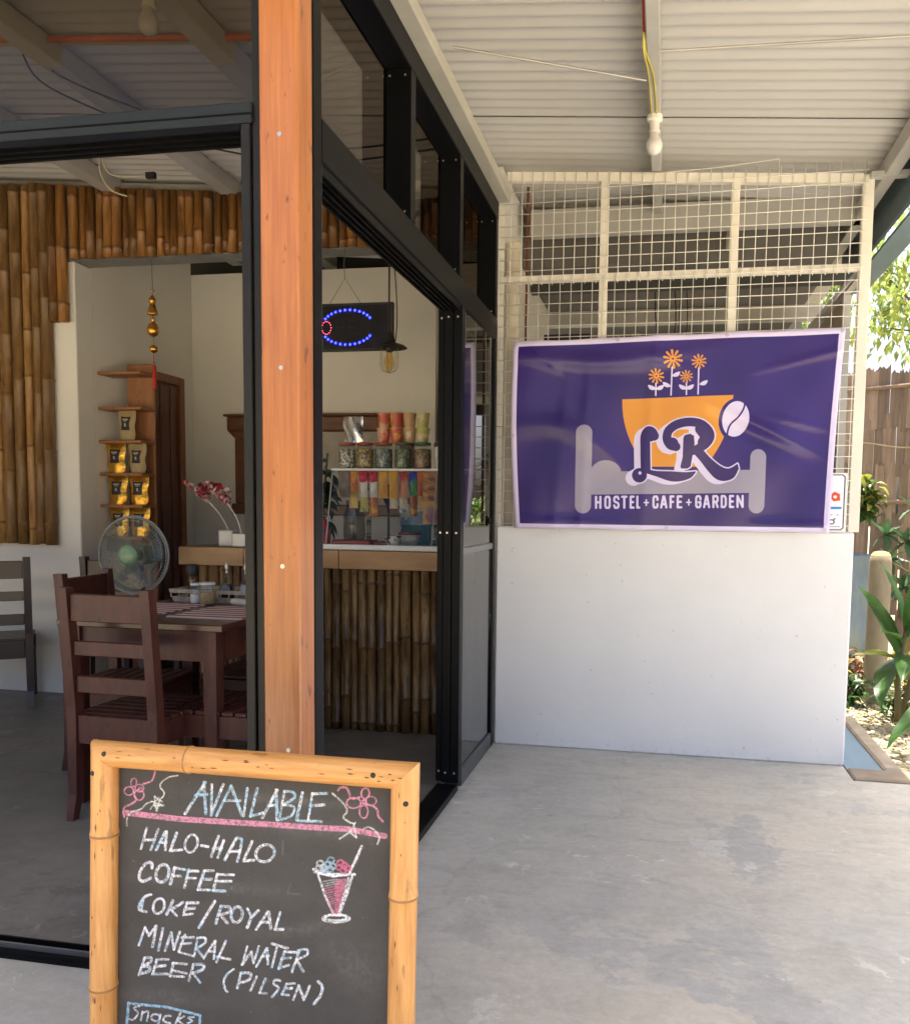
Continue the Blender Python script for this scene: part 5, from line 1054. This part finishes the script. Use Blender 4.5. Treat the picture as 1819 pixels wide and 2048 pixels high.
# inside the case, standing on its base
ZB_ = .9903
tr_ = M('red_plastic', (.27, .012, .016), rough=.25)
single('red_tray', MB().box((-1.77, 4.27, ZB_), (-1.55, 4.42, ZB_+.035), bev=.008), tr_, 'long red plastic tray inside the case at left', 'tray', (-1.66, 4.35, ZB_))
single('red_box', MB().box((-1.54, 4.30, ZB_), (-1.44, 4.42, ZB_+.03), bev=.006), M('red_brown_box', (.24, .05, .04), rough=.4), 'small reddish brown box beside the tray in the case', 'box', (-1.49, 4.36, ZB_))
single('red_platter', MB().lathe([(0, 0), (.06, 0), (.065, .004), (.065, .012), (0, .014)], (-1.40, 4.50, ZB_+.062), 20), tr_, 'flat red platter lying on stacked dishes behind the bowl', 'platter', (-1.40, 4.50, ZB_+.062), smooth='a')
single('dish_stack', MB().lathe([(0, 0), (.04, 0), (.055, .03), (.05, .032), (.058, .061), (0, .061)], (-1.40, 4.50, ZB_), 20), wcer, 'stack of pale dishes under the red platter in the case', 'dishes', (-1.40, 4.50, ZB_), smooth='a')
single('patterned_bowl', MB().lathe([(0, 0), (.026, 0), (.03, .006), (.044, .035), (.05, .062), (.046, .062), (.035, .02), (0, .015)], (-1.43, 4.30, ZB_), 22), M('bowl_glaze', (.60, .58, .54), (.03, .03, .03), scale=22, rough=.25, ramp=(.44, .5), detail=2), 'white bowl with dark painted pattern in the case', 'bowl', (-1.43, 4.30, ZB_), smooth='a')
wj = thing('water_jug', 'large clear blue water bottle standing behind the snack case', 'water bottle', (-1.40, 4.74, .9757))
part('bottle', MB().lathe([(0, 0), (.11, 0), (.125, .015), (.125, .10), (.118, .11), (.125, .12), (.125, .25), (.10, .30), (.035, .34), (.03, .38)], (-1.40, 4.74, .9757), 26), GLASS('blue_bottle_plastic', (.42, .66, .78), 1.4, .05), wj, smooth='a')
part('label', MB().lathe([(.1265, .13), (.1265, .25)], (-1.40, 4.74, .9757), 26), M('bottle_label', (.10, .20, .34), (.4, .48, .55), scale=14, rough=.4, ramp=(.42, .46), detail=1), wj, smooth='a')
part('water', MB().lathe([(0, .004), (.12, .01), (.12, .22), (0, .222)], (-1.40, 4.74, .9757), 22), GLASS('water_tint', (.6, .78, .85), 1.2), wj, smooth='a')
fu = thing('blue_funnel', 'dark blue plastic funnel propped on a stem in the case', 'funnel', (-1.53, 4.52, ZB_))
part('cone', MB().lathe([(.006, .19), (.012, .22), (.03, .26), (.05, .30), (.052, .34), (0, .345)], (-1.53, 4.52, ZB_), 20), M('dark_blue_plastic', (.012, .03, .10), rough=.35), fu, smooth='a')
part('stem', MB().lathe([(0, 0), (.02, 0), (.008, .01), (.006, .191), (0, .191)], (-1.53, 4.52, ZB_), 10), MATS['dark_blue_plastic'], fu, smooth='a')
kt = thing('glass_kettle', 'smoky glass jug with dark base inside the case at left', 'jug', (-1.725, 4.50, ZB_))
part('body', MB().lathe([(0, .03), (.055, .03), (.062, .05), (.06, .16), (.048, .21), (.046, .25)], (-1.725, 4.50, ZB_), 20), GLASS('smoky_glass', (.62, .6, .55), 1.5), kt, smooth='a'); part('base', MB().lathe([(0, 0), (.06, 0), (.062, .029), (0, .029)], (-1.725, 4.50, ZB_), 20), blk, kt, smooth='a')
cb_ = thing('plastic_cup_stack', 'stack of clear plastic cups at the right end of the case', 'cups', (-1.215, 4.36, ZB_))
part('cups', MB().lathe([(0, 0), (.03, 0), (.04, .11), (.042, .112), (.036, .114), (.042, .13), (.036, .132), (.043, .15)], (-1.215, 4.36, ZB_), 18), GLASS('cup_plastic', (.86, .87, .86), 1.45, .08), cb_, smooth='a')

# dark leafy pot plant left of the case
def leaf_mesh(L, W, droop, fold=.25, n=6, wav=0.):
    mb = MB(); 
    for i in range(n+1):
        t = i/n; w_ = W*math.sin(math.pi*min(1, t**.8*.96+.04))*.5+.001; z = -droop*t*t*L; x = L*t*(1-.25*droop*t)
        for s in (-1, 0, 1): mb.v.append((x, s*w_, z+abs(s)*w_*fold+wav*math.sin(t*14)*w_*abs(s)))
    for i in range(n):
        for s in (0, 1): mb.f.append((3*i+s, 3*i+3+s, 3*i+4+s, 3*i+1+s))
    mb.m = [0]*len(mb.f); return mb
lf_dark = M('dark_leaf', (.030, .065, .022), (.018, .040, .014), scale=12, rough=.35, rnd=.3, trans=.2)
pp = thing('counter_plant', 'dark leafy pot plant on the counter beside the sweet jars', 'plant', (-1.885, 4.42, .9755))
part('pot', MB().lathe([(0, 0), (.04, 0), (.055, .10), (.05, .10), (.045, .07), (0, .07)], (-1.885, 4.42, .9755), 18), M('red_pot', (.35, .04, .04), rough=.4), pp, smooth='a')
part('stem', MB().tube([(-1.885, 4.42, 1.04), (-1.87, 4.42, 1.3), (-1.85, 4.42, 1.50)], .006, 6), lf_dark, pp)
lm = leaf_mesh(.12, .065, .6).mesh('leaf', lf_dark, True)
g = random.Random(9)
for k in range(26):
    t = g.random(); link('leaf', lm, pp, (-1.88+.03*t, 4.42, 1.10+.40*t), (g.uniform(-.6, .6), g.uniform(-.5, .5), g.uniform(0, 6.28)))
single('red_candy_jar', MB().lathe([(0, 0), (.045, 0), (.05, .02), (.05, .10), (.035, .13), (.03, .16), (0, .165)], (-1.835, 4.29, .9757), 18), M('red_white_tin', (.50, .05, .06), (.10, .08, .14), scale=14, rough=.4, ramp=(.45, .52)), 'red and white printed tin standing left of the case', 'tin', (-1.835, 4.29, .9757), smooth='a')
# ================================================================ PORCH BEHIND THE WIRE SCREEN
grey_w = M('grey_rendered_wall', (.30, .30, .29), (.25, .25, .24), scale=2, rough=.8); dk_w = M('dark_timber', (.06, .065, .065), rough=.7)
rb = thing('rear_porch_building', 'dim grey porch structure seen through the wire screen', 'building', (0, 6.8, 0))
part('wall', MB().box((-1.6, 6.90, 0), (-.20, 7.05, 2.9)), grey_w, rb)
part('upper_wall', MB().box((-.1995, 6.905, 2.05), (1.0, 7.045, 2.88)), grey_w, rb)
part('wall', MB().box((.55, 6.90, 0), (1.0, 7.05, 2.049)), grey_w, rb)
for x in (-.30, .10, .52): part('post', MB().box((x, 6.80, 0), (x+.07, 6.87, 2.87)), steel_white, rb)
part('beam', MB().box((-.85, 6.0, 2.50), (1.0, 6.07, 2.5995)), steel_white, rb)
part('beam', MB().box((-.85, 5.2, 2.53), (1.0, 5.26, 2.5995)), dk_w, rb)
drk = M('porch_shade_dark', (.15, .14, .13), (.12, .115, .105), scale=2, rough=.8)  # for the two sheets added to dim the porch, shade put into their colour
part('porch_shade_top', MB().box((-.85, 4.93, 2.60), (.88, 6.895, 2.615)), drk, rb)
part('porch_shade_front', MB().box((-.85, 4.915, 2.60), (.88, 4.9295, 2.86)), drk, rb)
part('lintel', MB().box((-.199, 6.86, 1.98), (.98, 6.899, 2.06)), dk_w, rb)
part('eave_rail', MB().box((.885, 4.32, 2.345), (.915, 6.8, 2.395)), steel_white, rb)
part('brace', MB().tube([(.89, 4.35, 2.38), (.70, 6.4, 2.20)], .012, 6), steel_white, rb)
part('side_panel', MB().box((.90, 4.75, 1.2), (.92, 6.85, 2.344)), M('tan_board', (.42, .33, .26), (.36, .28, .22), scale=2, rough=.8), rb)
part('side_post', MB().box((.885, 4.72, 0), (.925, 4.749, 2.344)), steel_white, rb)
pk = thing('pipe_stack', 'cream plastic pipe rising beside the partition behind the mesh', 'pipe', (-.80, 4.36, 0))
part('pipe', MB().tube([(-.805, 4.36, 0), (-.805, 4.36, 2.56)], .038, 16), M('cream_pvc', (.66, .60, .48), rough=.45), pk, smooth='a'); part('coupling', MB().tube([(-.805, 4.36, 2.40), (-.805, 4.36, 2.565)], .043, 16), MATS['cream_pvc'], pk, smooth='a')
single('rusty_bar', MB().tube([(-.735, 4.37, 1.117), (-.735, 4.37, 2.85)], .008, 8), M('rust', (.16, .06, .03), rough=.8), 'thin rusty steel bar beside the cream pipe', 'bar', (-.735, 4.37, 1.117))
single('porch_lamp', MB().lathe([(0, 0), (.018, 0), (.024, .012), (.024, .07), (.019, .08), (.019, .10), (.022, .105), (.022, .164), (0, .165)], (.31, 4.86, 2.64), 16), M('lamp_grey', (.52, .50, .46), rough=.4), 'pale cylindrical lamp under the porch beam behind the mesh', 'lamp', (.31, 4.86, 2.64), smooth='a')
single('black_bracket', MB().box((-.72, 4.9, 2.18), (-.45, 5.05, 2.215)), blk, 'black wall shelf behind the mesh beside the pipe', 'shelf', (-.58, 4.98, 2.18))
sf_ = thing('porch_shelf', 'white shelf frame with pots behind the mesh at left', 'shelf', (-.62, 4.75, 0))
for z in (.98, 1.335, 1.855): part('board', MB().box((-.84, 4.62, z-.03), (-.42, 4.95, z), bev=.004), cr_paint, sf_)
for x in (-.83, -.44): part('post', MB().box((x, 4.93, 0), (x+.02, 4.95, 1.9)), cr_paint, sf_)
pkp = thing('pink_flower_pot', 'pink plastic flower pot on the shelf behind the mesh', 'flower pot', (-.80, 4.75, 1.3355))
part('pot', MB().lathe([(0, 0), (.06, 0), (.095, .085), (.10, .115), (.093, .115), (.085, .09), (0, .085)], (-.765, 4.76, 1.3355), 20), M('pink_plastic', (.50, .22, .20), rough=.4), pkp, smooth='a')
lf = M('porch_leaf', (.05, .11, .03), (.03, .07, .02), scale=9, rough=.45, rnd=.3, trans=.25); lm2 = leaf_mesh(.15, .05, .7).mesh('leaf', lf, True); g = random.Random(2)
for k in range(18): link('leaf', lm2, pkp, (-.765+g.uniform(-.04, .04), 4.76+g.uniform(-.04, .04), 1.43), (g.uniform(-.3, .3), g.uniform(-1.3, -.5), g.uniform(0, 6.28)))
single('hanging_wires', MB().tube(smooth_path([(-.10, 5.3, 2.56), (-.08, 5.3, 2.3), (-.02, 5.3, 2.2), (.03, 5.3, 2.32), (.02, 5.3, 2.56)]), .004, 5).tube(smooth_path([(.06, 5.3, 2.56), (.05, 5.3, 2.35), (.08, 5.3, 2.2), (.10, 5.3, 2.35), (.09, 5.3, 2.56)]), .003, 5), blk, 'loops of black wire hanging under the porch beam', 'wires', (0, 5.3, 2.56), smooth=True)
single('pale_bundle', MB().box((.05, 5.6, 1.55), (.18, 5.75, 2.12), bev=.03).box((-.02, 5.62, 1.5), (.5, 5.95, 1.56), bev=.02).box((.0, 5.64, 0), (.06, 5.7, 1.5)).box((.42, 5.85, 0), (.48, 5.91, 1.5)), M('pale_cloth', (.42, .41, .37), rough=.9), 'pale wrapped bundle on a stand under the porch', 'bundle', (.2, 5.8, 0))

# ================================================================ GARDEN
# gravel stones
g = np.random.default_rng(3); mb = MB()
def stone(x, y, z, s, gr):
    a = gr.uniform(0, 6.28); sx, sy, sz = s*gr.uniform(.7, 1.3), s*gr.uniform(.6, 1.1), s*gr.uniform(.4, .8)
    vs = []
    for (u, v, w_) in ((1, 0, 0), (0, 1, 0), (-1, 0, 0), (0, -1, 0), (.55, .55, .8), (-.55, .55, .75), (-.55, -.55, .8), (.55, -.55, .7)):
        j = gr.uniform(.8, 1.2); X, Y = u*sx*j, v*sy*j; vs.append((x+X*math.cos(a)-Y*math.sin(a), y+X*math.sin(a)+Y*math.cos(a), z+w_*sz))
    mb.add(vs, [(4, 5, 6, 7), (0, 1, 4), (1, 2, 5), (2, 3, 6), (3, 0, 7), (4, 1, 5), (5, 2, 6), (6, 3, 7), (7, 0, 4)], int(gr.integers(0, 3)))
for i in range(5200):
    y = 4.1+3.6*g.random()**1.4; x = 1.12+g.random()*(.5+.35*(y-4)); stone(x, y, -.058, g.uniform(.010, .024), g)
tag(part('gravel', mb, [M('stone_a', (.52, .45, .28), rough=.85), M('stone_b', (.40, .33, .19), rough=.85), M('stone_c', (.60, .55, .40), rough=.85)]), 'pale yellow coral gravel beside the kerb', 'gravel', kind='stuff')
# round post, drum
bpst = thing('garden_post', 'round topped tan concrete post standing in the gravel', 'post', (1.412, 5.9, -.06))
part('shaft', MB().lathe([(0, 0), (.072, 0), (.070, .95), (.062, .99), (.045, 1.012), (0, 1.02)], (1.412, 5.9, -.06), 22), M('tan_post', (.44, .37, .25), (.34, .28, .18), scale=7, stretch=(1, 1, .5), rough=.8, bump=.3), bpst, smooth='a')
part('cap_moss', MB().lathe([(.0625, .991), (.046, 1.0125), (.02, 1.0195), (0, 1.021)], (1.412, 5.9, -.06), 22), M('mossy_cap', (.42, .40, .14), rough=.9), bpst, smooth='a')
dm = thing('blue_drum', 'faded blue plastic drum standing behind the round post', 'drum', (1.60, 7.40, -.06))
dmm = M('faded_blue_drum', (.15, .27, .42), (.30, .36, .42), scale=5, stretch=(2, 2, .6), rough=.55)
part('body', MB().lathe([(0, 0), (.19, 0), (.20, .02), (.20, .28), (.207, .30), (.20, .32), (.20, .60), (.207, .62), (.20, .64), (.20, .88), (.212, .90), (.212, .925), (.195, .925), (.19, .70), (0, .70)], (1.60, 7.40, -.06), 30), dmm, dm, smooth='a')
# broad leaved plant by the kerb
gl_m = M('broad_leaf', (.085, .19, .045), (.05, .125, .03), scale=5, stretch=(1, 9, 1), rough=.32, rnd=.25, trans=.3); gl_y = M('yellow_leaf', (.30, .33, .05), (.20, .24, .05), scale=6, rough=.4, trans=.3); gl_b = M('brown_leaf', (.36, .15, .07), (.22, .09, .05), scale=9, rough=.6, trans=.15)
def leaf_obj(parent, a, b, W, mat, droop=.35, roll=0, name='leaf'):
    a, b = Vector(a), Vector(b); d = b-a; L = d.length; mb = MB(); n = 9
    side = d.cross(Vector((0, 0, 1))); side = side.normalized() if side.length > 1e-4 else Vector((1, 0, 0)); nrm = side.cross(d).normalized()
    side = side*math.cos(roll)+nrm*math.sin(roll); nrm = side.cross(d).normalized()
    for i in range(n+1):
        t = i/n; w_ = W*.5*max(.05, math.sin(math.pi*min(1, .06+.94*t**.85))**.8); c = a+d*t+nrm*(droop*L*(t-t*t))*.9
        for s in (-1, -.5, 0, .5, 1): mb.v.append(tuple(c+side*(s*w_)+nrm*(abs(s)**1.3*w_*.42)+nrm*(.03*W*math.sin(t*17)*abs(s))))
    for i in range(n):
        for s in range(4): mb.f.append((5*i+s, 5*i+5+s, 5*i+6+s, 5*i+1+s))
    mb.m = [0]*len(mb.f); return part(name, mb, mat, parent, smooth=True)
bp_ = thing('broad_leaf_plant', 'broad leaved green plant with a few browned leaves by the kerb', 'plant', (1.42, 5.35, -.06))
part('stem', MB().tube([(1.42, 5.35, -.06), (1.41, 5.35, .2), (1.44, 5.33, .55)], [.022, .018, .01], 8), M('plant_stem', (.20, .17, .08), rough=.8), bp_, smooth=True)
part('stem', MB().tube([(1.45, 5.40, -.06), (1.50, 5.38, .25), (1.56, 5.36, .5)], [.018, .015, .009], 8), MATS['plant_stem'], bp_, smooth=True)
Lv = [((1.40, 5.34, .36), (1.13, 5.20, .78), .085, gl_m), ((1.41, 5.34, .40), (1.20, 5.30, .74), .10, gl_m), ((1.42, 5.34, .42), (1.23, 5.05, .53), .06, gl_m), ((1.43, 5.33, .48), (1.30, 5.5, .92), .075, gl_m),
      ((1.41, 5.34, .34), (1.24, 5.02, .10), .15, gl_m), ((1.40, 5.33, .33), (1.12, 5.25, .36), .08, gl_y), ((1.43, 5.33, .36), (1.34, 5.0, .26), .11, gl_m), ((1.44, 5.33, .50), (1.62, 5.25, .80), .09, gl_m), ((1.45, 5.33, .45), (1.66, 5.2, .55), .10, gl_m),
      ((1.44, 5.33, .47), (1.42, 5.15, .84), .08, gl_m), ((1.55, 5.36, .48), (1.42, 5.15, .70), .08, gl_m), ((1.56, 5.36, .46), (1.72, 5.3, .8), .09, gl_m), ((1.60, 5.2, .63), (1.40, 5.15, .70), .045, gl_b), ((1.58, 5.2, .28), (1.46, 5.1, .30), .05, gl_b),
      ((1.52, 5.36, .28), (1.70, 5.15, .32), .10, gl_m), ((1.44, 5.32, .30), (1.60, 5.05, .22), .09, gl_m)]
for k, (a, b_, W, mt_) in enumerate(Lv): leaf_obj(bp_, a, b_, W, mt_, .3, (-.4, .3, .1, -.2)[k % 4])
b2 = thing('drooping_leaf_plant', 'single long green leaf drooping onto the gravel in front', 'plant', (1.50, 4.70, -.06)); part('stem', MB().tube([(1.55, 4.72, -.06), (1.52, 4.7, .12), (1.48, 4.68, .26)], [.015, .012, .008], 8), MATS['plant_stem'], b2, smooth=True)
leaf_obj(b2, (1.50, 4.68, .28), (1.155, 4.52, .0), .13, gl_m, .18); leaf_obj(b2, (1.49, 4.69, .25), (1.60, 4.55, .40), .10, gl_m)
# low yellow green bedding
yb = M('croton_leaf', (.42, .33, .05), (.14, .16, .03), scale=8, rough=.5, rnd=.4, trans=.25)
lm3 = [leaf_mesh(.08, .03, .5).mesh('small_leaf', m_, True) for m_ in (yb, lf_dark)]
def bush(name, label, c, r, n, meshes, seed, cat='plant', sc=1., twig=True):
    t = thing(name, label, cat, c); gg = random.Random(seed); mb = MB()
    if twig:
        for k in range(6):
            a = gg.uniform(0, 6.28); mb.tube([c, (c[0]+.4*r[0]*math.cos(a), c[1]+.4*r[1]*math.sin(a), c[2]+r[2]*.8), (c[0]+.7*r[0]*math.cos(a), c[1]+.7*r[1]*math.sin(a), c[2]+r[2]*1.5)], [.012, .008, .004], 5)
        part('stems', mb, MATS['plant_stem'], t)
    big = MB()
    for k in range(n):
        u, v, w_ = gg.gauss(0, .5), gg.gauss(0, .5), gg.random()
        p_ = Vector((c[0]+u*r[0], c[1]+v*r[1], c[2]+.02+2*r[2]*w_)); q = Matrix.Rotation(gg.uniform(0, 6.28), 3, 'Z') @ Matrix.Rotation(gg.uniform(-1.2, .5), 3, 'Y') @ Matrix.Rotation(gg.uniform(-.6, .6), 3, 'X')
        s_ = sc*gg.uniform(.6, 1.3); me = meshes[gg.randrange(len(meshes))]
        big.add([p_+q @ (Vector(vv)*s_) for vv in me.v], me.f, gg.randrange(2))
    return t, big
def cluster(name, label, c, r, n, mats, seed, L=.08, W=.03, sc=1., cat='plant'):
    lm_ = [leaf_mesh(L, W, .5, n=3), leaf_mesh(L*.8, W*1.1, .8, n=3)]
    t, big = bush(name, label, c, r, n, lm_, seed, cat, sc); part('foliage', big, mats, t, smooth=True); return t
cluster('croton_bush', 'low yellow and brown leafed bush at the foot of the round post', (1.30, 6.15, -.06), (.22, .12, .14), 260, [yb, gl_b], 5)
cluster('croton_bush', 'low yellow leafed bush right of the round post', (1.72, 6.0, -.06), (.22, .15, .16), 260, [yb, gl_y], 6)
cluster('fern_clump', 'dark green ground plant at the gravel edge behind the kerb', (1.22, 5.75, -.06), (.14, .1, .08), 160, [lf_dark, gl_m], 7, .10, .02)
cluster('fern_clump', 'dark green fern clump below the broad leaved plant', (1.55, 5.45, -.06), (.2, .12, .07), 160, [lf_dark, gl_m], 8, .14, .018)
# lobed leaves in front of the fence
def lobed(parent, c, r, mat, seed, up=.3):
    gg = random.Random(seed); c = Vector(c)
    for k in range(7):
        a = -2.2+k*.73+gg.uniform(-.1, .1); d = Vector((math.cos(a)*r, -.25*r, math.sin(a)*r*.75)); leaf_obj(parent, c, c+d*gg.uniform(.8, 1.1), r*.34, mat, .15, gg.uniform(-.5, .5), 'lobe')
pl_m = M('lobed_leaf', (.07, .16, .06), (.045, .11, .045), scale=9, rough=.4, rnd=.25, trans=.25)
pa = thing('papaya_plant', 'young plant with deeply lobed leaves before the bamboo fence', 'plant', (1.86, 6.75, -.06)); part('stem', MB().tube([(1.86, 6.75, -.06), (1.84, 6.75, .6), (1.83, 6.75, 1.25)], [.03, .022, .012], 8), MATS['plant_stem'], pa, smooth=True)
for k, (c_, r_) in enumerate((((1.60, 6.60, 1.05), .17), ((1.74, 6.55, 1.0), .19), ((1.78, 6.6, 1.24), .17), ((1.92, 6.6, 1.15), .2), ((1.66, 6.7, .86), .15), ((1.86, 6.6, .80), .2), ((1.76, 6.65, .66), .17), ((1.95, 6.6, 1.45), .18))):
    lobed(pa, c_, r_, pl_m, 30+k); part('petiole', MB().tube([c_, (1.84, 6.75, c_[2]-.1)], .005, 5), MATS['plant_stem'], pa)
cluster('climbing_vine', 'bright green vine clinging to the bamboo fence beside the wall', (1.60, 7.35, 1.15), (.12, .06, .16), 200, [gl_m, gl_y], 12, .10, .05)
# bamboo slat fence
A_, B_ = Vector((1.20, 7.98, 0)), Vector((4.2, 6.15, 0)); D_ = (B_-A_).normalized(); N_ = Vector((D_.y, -D_.x, 0))
fe = thing('bamboo_fence', 'weathered woven bamboo slat fence at the right garden edge', 'fence', (2.6, 7.1, -.06))
slat_m = M('weathered_slat', (.34, .25, .18), (.21, .15, .11), scale=7, stretch=(5, 5, .5), rough=.85, rnd=.35, bump=.4)
sm = []
for k in range(5):
    gg = random.Random(k); W, H = gg.uniform(.07, .11), gg.uniform(.46, .52); mb = MB(); nn = 6
    for i in range(nn+1):
        u = i/nn-.5; mb.v += [(u*W, -.012*math.cos(u*3), 0), (u*W+gg.uniform(-.003, .003), -.012*math.cos(u*3), H+gg.uniform(-.03, .02))]
    mb.f = [(2*i, 2*i+2, 2*i+3, 2*i+1) for i in range(nn)]; mb.m = [0]*nn; sm.append((mb.mesh('slat', slat_m), W))
ang = math.atan2(D_.y, D_.x); g = random.Random(11); Lf = (B_-A_).length
for row in range(6):
    s = g.uniform(0, .06)
    while s < Lf and not (s > 2.3 and row > 5):
        k = g.randrange(5); z = -.06+.395*row+g.uniform(-.03, .03); p_ = A_+D_*s+N_*(.006*(row % 2)+g.uniform(0, .012))
        if g.random() > .035: link('slat', sm[k][0], fe, (p_.x, p_.y, z), (g.uniform(-.02, .02), g.uniform(-.02, .02), ang))
        s += sm[k][1]*g.choice((.84, .9, .93, .96, 1.05))
rl_m = M('fence_rail', (.30, .21, .14), (.2, .14, .1), scale=8, rough=.8, rnd=.2)
for z in (.5, 1.30, 2.26): part('rail', MB().tube([tuple(A_+N_*.03+Vector((0, 0, z))), tuple(A_.lerp(B_, .5)+N_*.03+Vector((0, 0, z+.02))), tuple(B_+N_*.03+Vector((0, 0, z)))], .018, 7), rl_m, fe, smooth=True)
part('tie_vine', MB().tube(smooth_path([tuple(A_+D_*s+N_*.045+Vector((0, 0, 1.78+.05*math.sin(s*5)+.03*s))) for s in (0, .3, .6, .9, 1.2, 1.6, 2.2, 3)]), .007, 6), M('pale_vine', (.5, .38, .26), rough=.8), fe, smooth=True)
# trees
bark = M('bark', (.16, .12, .09), (.09, .07, .05), scale=8, stretch=(3, 3, .6), rough=.9, bump=.6); tl = [M('tree_leaf_light', (.30, .36, .09), (.22, .28, .07), scale=3, rough=.5, trans=.65), M('tree_leaf_mid', (.18, .26, .07), rough=.5, trans=.6)]
def tree(label, base, H, crown, n, seed, leafL=.13, sparse=1.):
    t = thing('garden_tree', label, 'tree', base); gg = random.Random(seed); b0 = Vector(base); c0 = Vector(crown[0]); rx, ry, rz_ = crown[1]
    top = Vector((c0.x, c0.y, c0.z)); part('trunk', MB().tube([b0, b0.lerp(top, .35)+Vector((.1, .05, 0)), b0.lerp(top, .7)+Vector((-.08, 0, 0)), top], [.13, .10, .07, .035], 10), bark, t, smooth=True)
    mb = MB(); tips = []
    for k in range(26):
        a = gg.uniform(0, 6.28); e = gg.uniform(-.7, 1.1); r_ = gg.uniform(.6, 1)
        tip = c0+Vector((math.cos(a)*math.cos(e)*rx*r_, math.sin(a)*math.cos(e)*ry*r_, math.sin(e)*rz_*r_)); st = b0.lerp(top, gg.uniform(.55, .98)); mid = st.lerp(tip, .5)+Vector((0, 0, gg.uniform(0, .25)))
        mb.tube([st, mid, tip], [.03, .016, .005], 5); tips += [mid.lerp(tip, gg.random()) for _ in range(9)]+[tip]*3
    part('limbs', mb, bark, t, smooth=True); big = MB(); lm_ = leaf_mesh(leafL, leafL*.45, .6, n=2)
    for k in range(n):
        p_ = gg.choice(tips)+Vector((gg.gauss(0, .17), gg.gauss(0, .17), gg.gauss(0, .13))); q = Matrix.Rotation(gg.uniform(0, 6.28), 3, 'Z') @ Matrix.Rotation(gg.uniform(-.4, 1.0), 3, 'Y'); s_ = gg.uniform(.6, 1.3)
        big.add([p_+q @ (Vector(v)*s_) for v in lm_.v], lm_.f, 0 if gg.random() < .65 else 1)
    part('crown', big, tl, t)
tree('thin leaved tree whose sparse branches hang beyond the gutter at right', (4.6, 10.8, -.06), 5, ((3.3, 10.2, 3.95), (1.8, 1.3, 1.45)), 2400, 3)
tree('leafy tree rising beyond the fence behind the mesh post', (1.3, 12.5, -.06), 6, ((1.3, 12.3, 4.3), (1.5, 1.2, 1.9)), 2600, 5)
tree('leafy shade tree leaning over the gravel bed from the right', (4.6, 6.2, -.06), 6, ((2.6, 5.6, 5.2), (1.9, 2.4, 1.0)), 5200, 8, .16)
bl_l = M('sunny_shrub_leaf', (.16, .30, .04), (.10, .20, .03), scale=4, rough=.5, trans=.4)
for k, (x, y, s_) in enumerate(((-.1, 9.2, 1.), (.45, 9.6, 1.1), (1.1, 9.4, .9))):
    cluster('garden_shrub', ('leftmost', 'middle', 'rightmost')[k]+' sunlit green shrub behind the porch opening', (x, y, -.06), (.42*s_, .3, .62*s_), 900, [bl_l, tl[0]], 50+k, .14, .07, 1., 'shrub')
